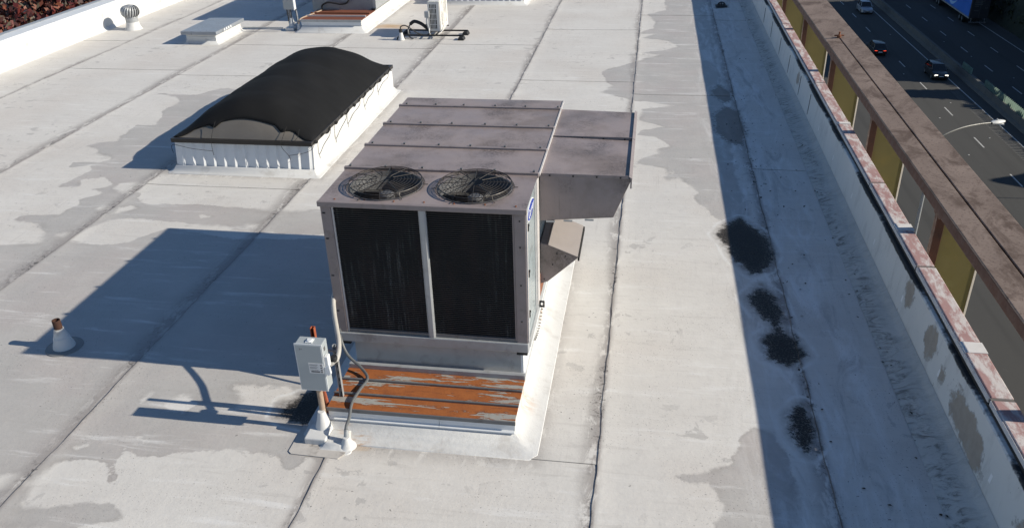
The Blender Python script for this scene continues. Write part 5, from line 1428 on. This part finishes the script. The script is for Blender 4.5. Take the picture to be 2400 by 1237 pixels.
for k in range(n_ + 1):
    t_ = k / n_
    y_ = 142.6 + 4.4 * t_
    zc = tz + 2.9 - 1.15 * math.sin(math.pi * (0.12 + 0.76 * t_))
    th = 0.04 + 0.20 * math.sin(math.pi * t_)
    vs_ += [(tx0 - 0.024, y_, zc - th), (tx0 - 0.024, y_, zc + th)]
sm.add(vs_, [(2 * i, 2 * i + 1, 2 * i + 3, 2 * i + 2) for i in range(n_)])
sm.prism([(142.0, tz + 2.9), (143.1, tz + 3.1), (142.9, tz + 2.75), (142.75, tz + 2.3), (142.55, tz + 2.6)], 'x', tx0 - 0.026, tx0 - 0.022)
sm.build('smile_arrow', M['truck_light'], side)
for k, (a, b, z_) in enumerate(((47.3, 48.6, 3.6), (47.3, 48.3, 3.35), (47.3, 48.4, 3.1), (47.3, 47.9, 2.85), (47.3, 48.0, 2.2), (48.8, 49.2, 2.6))):
    box('rear_lettering', M['conduit'], T, a, b, ty0 - 0.012, ty0 - 0.002, tz + z_, tz + z_ + 0.09)
box('rear_bumper', M['dark_galv'], T, tx0 + 0.1, tx1 - 0.1, ty0 - 0.05, ty0 + 0.1, tz + 0.5, tz + 0.62)
for x_ in (tx0 + 0.25, tx1 - 0.37): box('bumper_upright', M['dark_galv'], T, x_, x_ + 0.1, ty0 + 0.0, ty0 + 0.08, tz + 0.62, tz + 1.14)
box('door_seam', M['conduit'], T, 48.16, 48.19, ty0 - 0.014, ty0 - 0.002, tz + 1.2, tz + 4.05)
def wheel(y_, x_, r_=0.5, w=0.3):
    m_ = MB(); m_.prism([(y_ + r_ * math.cos(2 * math.pi * k / 20), tz + r_ + r_ * math.sin(2 * math.pi * k / 20)) for k in range(20)], 'x', x_, x_ + w)
    wo = m_.build('wheel', M['tyre'], T, bevel=0.03)
    m_ = MB(); m_.prism([(y_ + .25 * math.cos(2 * math.pi * k / 16), tz + r_ + .25 * math.sin(2 * math.pi * k / 16)) for k in range(16)], 'x', x_ - 0.01 if x_ < 48 else x_ + w, x_ if x_ < 48 else x_ + w + 0.01)
    m_.build('rim', M['rim'], wo)
for y_ in (139.0, 140.3, 151.2, 152.4, 156.0):
    for x_ in (tx0 + 0.03, tx1 - 0.33): wheel(y_, x_)
box('chassis', M['black'], T, tx0 + 0.6, tx1 - 0.6, ty0 + 0.3, 156.4, tz + 0.75, tz + 1.1)
cabm = MB(); cabm.prism([(153.3, tz + 0.7), (156.8, tz + 0.7), (156.8, tz + 1.6), (155.9, tz + 1.8), (155.4, tz + 3.2), (154.6, tz + 3.9), (153.3, tz + 3.9)], 'x', tx0 + 0.05, tx1 - 0.05)
cabm.build('cab', M['truck_dark'], T, bevel=0.05)
box('cab_window', M['glass'], T, tx0 + 0.035, tx0 + 0.048, 154.3, 155.4, tz + 2.0, tz + 2.8)
for k in range(3): box('cab_lettering', M['paper'], T, tx0 + 0.036, tx0 + 0.047, 153.5, 154.2, tz + 1.5 - 0.25 * k, tz + 1.62 - 0.25 * k)

# ------------------------------------------------------------------ red-leaved tree beyond the left parapet
def tree(label, base, blobs, nleaf, cols, size):
    o = thing('autumn_tree', base, label, 'tree')
    bx, by, bz = base
    top = max(b[2] for b in blobs)
    MB().tube(spline([(bx, by, bz), (bx + .3, by, bz + (top - bz) * .4), (bx, by + .3, bz + (top - bz) * .8)]), [0.5 - 0.42 * i / 16 for i in range(17)], 10).build('trunk', plain('tree_bark', (0.09, 0.07, 0.05), 0.9, var=0.3, scale=6), o, smooth=True)
    br_ = MB()
    for (cx, cy, cz, rx_, rz_) in blobs:
        br_.tube(spline([(bx, by, bz + (top - bz) * .45), ((bx + cx) / 2, (by + cy) / 2, (bz + (top - bz) * .45 + cz) / 2 + .4), (cx, cy, cz)], 4), [0.2 - 0.018 * i for i in range(9)], 6)
    br_.build('branches', bpy.data.materials['tree_bark'], o, smooth=True)
    per = nleaf // len(cols)
    for ci, col in enumerate(cols):
        t = NT('red_leaf'); t.set('Base Color', t.mix(t.noise(t.pos(), 3, 2), tuple(c * .6 for c in col), col)); t.set('Roughness', 0.6)
        vs_ = np.zeros((per, 4, 3))
        bl_ = np.array(blobs)
        pick = rng.integers(0, len(bl_), per)
        d = rng.normal(size=(per, 3)); d /= np.linalg.norm(d, axis=1)[:, None]
        rad = rng.uniform(0.55, 1.0, per) ** 0.5
        rad *= 1 + 0.25 * np.sin(d[:, 0] * 9 + pick) * np.sin(d[:, 1] * 8 + d[:, 2] * 7)
        cen = bl_[pick, :3] + d * rad[:, None] * np.stack([bl_[pick, 3], bl_[pick, 3], bl_[pick, 4]], 1)
        a = rng.normal(size=(per, 3)); a /= np.linalg.norm(a, axis=1)[:, None]
        b = np.cross(a, rng.normal(size=(per, 3))); b /= np.linalg.norm(b, axis=1)[:, None]
        s_ = rng.uniform(0.6, 1.3, per)[:, None] * size
        q = np.stack([cen - a * s_, cen + b * s_ * .6, cen + a * s_, cen - b * s_ * .6], 1).reshape(-1, 3) - np.array(base)
        me = bpy.data.meshes.new('crown')
        me.from_pydata(q.tolist(), [], np.arange(per * 4).reshape(-1, 4).tolist())
        me.materials.append(t.m)
        c_ = bpy.data.objects.new('crown', me); COL.objects.link(c_); c_.parent = o; ORG[c_.name] = Vector(base)
    return o
blobs = []
for k in range(34):
    y_ = random.uniform(29, 46)
    blobs.append((-30.5 - (y_ - 36) * .45 + random.uniform(-6.5, 6.5), y_, random.uniform(-4.6, -2.6), random.uniform(1.8, 2.8), random.uniform(1.3, 2.0)))
tree('large autumn tree with dark red and rust leaves beyond the left parapet', (-27, 34, ZR), blobs, 110000,
     [(0.09, 0.012, 0.012), (0.13, 0.02, 0.015), (0.05, 0.012, 0.010), (0.20, 0.06, 0.03), (0.10, 0.085, 0.06)], 0.16)
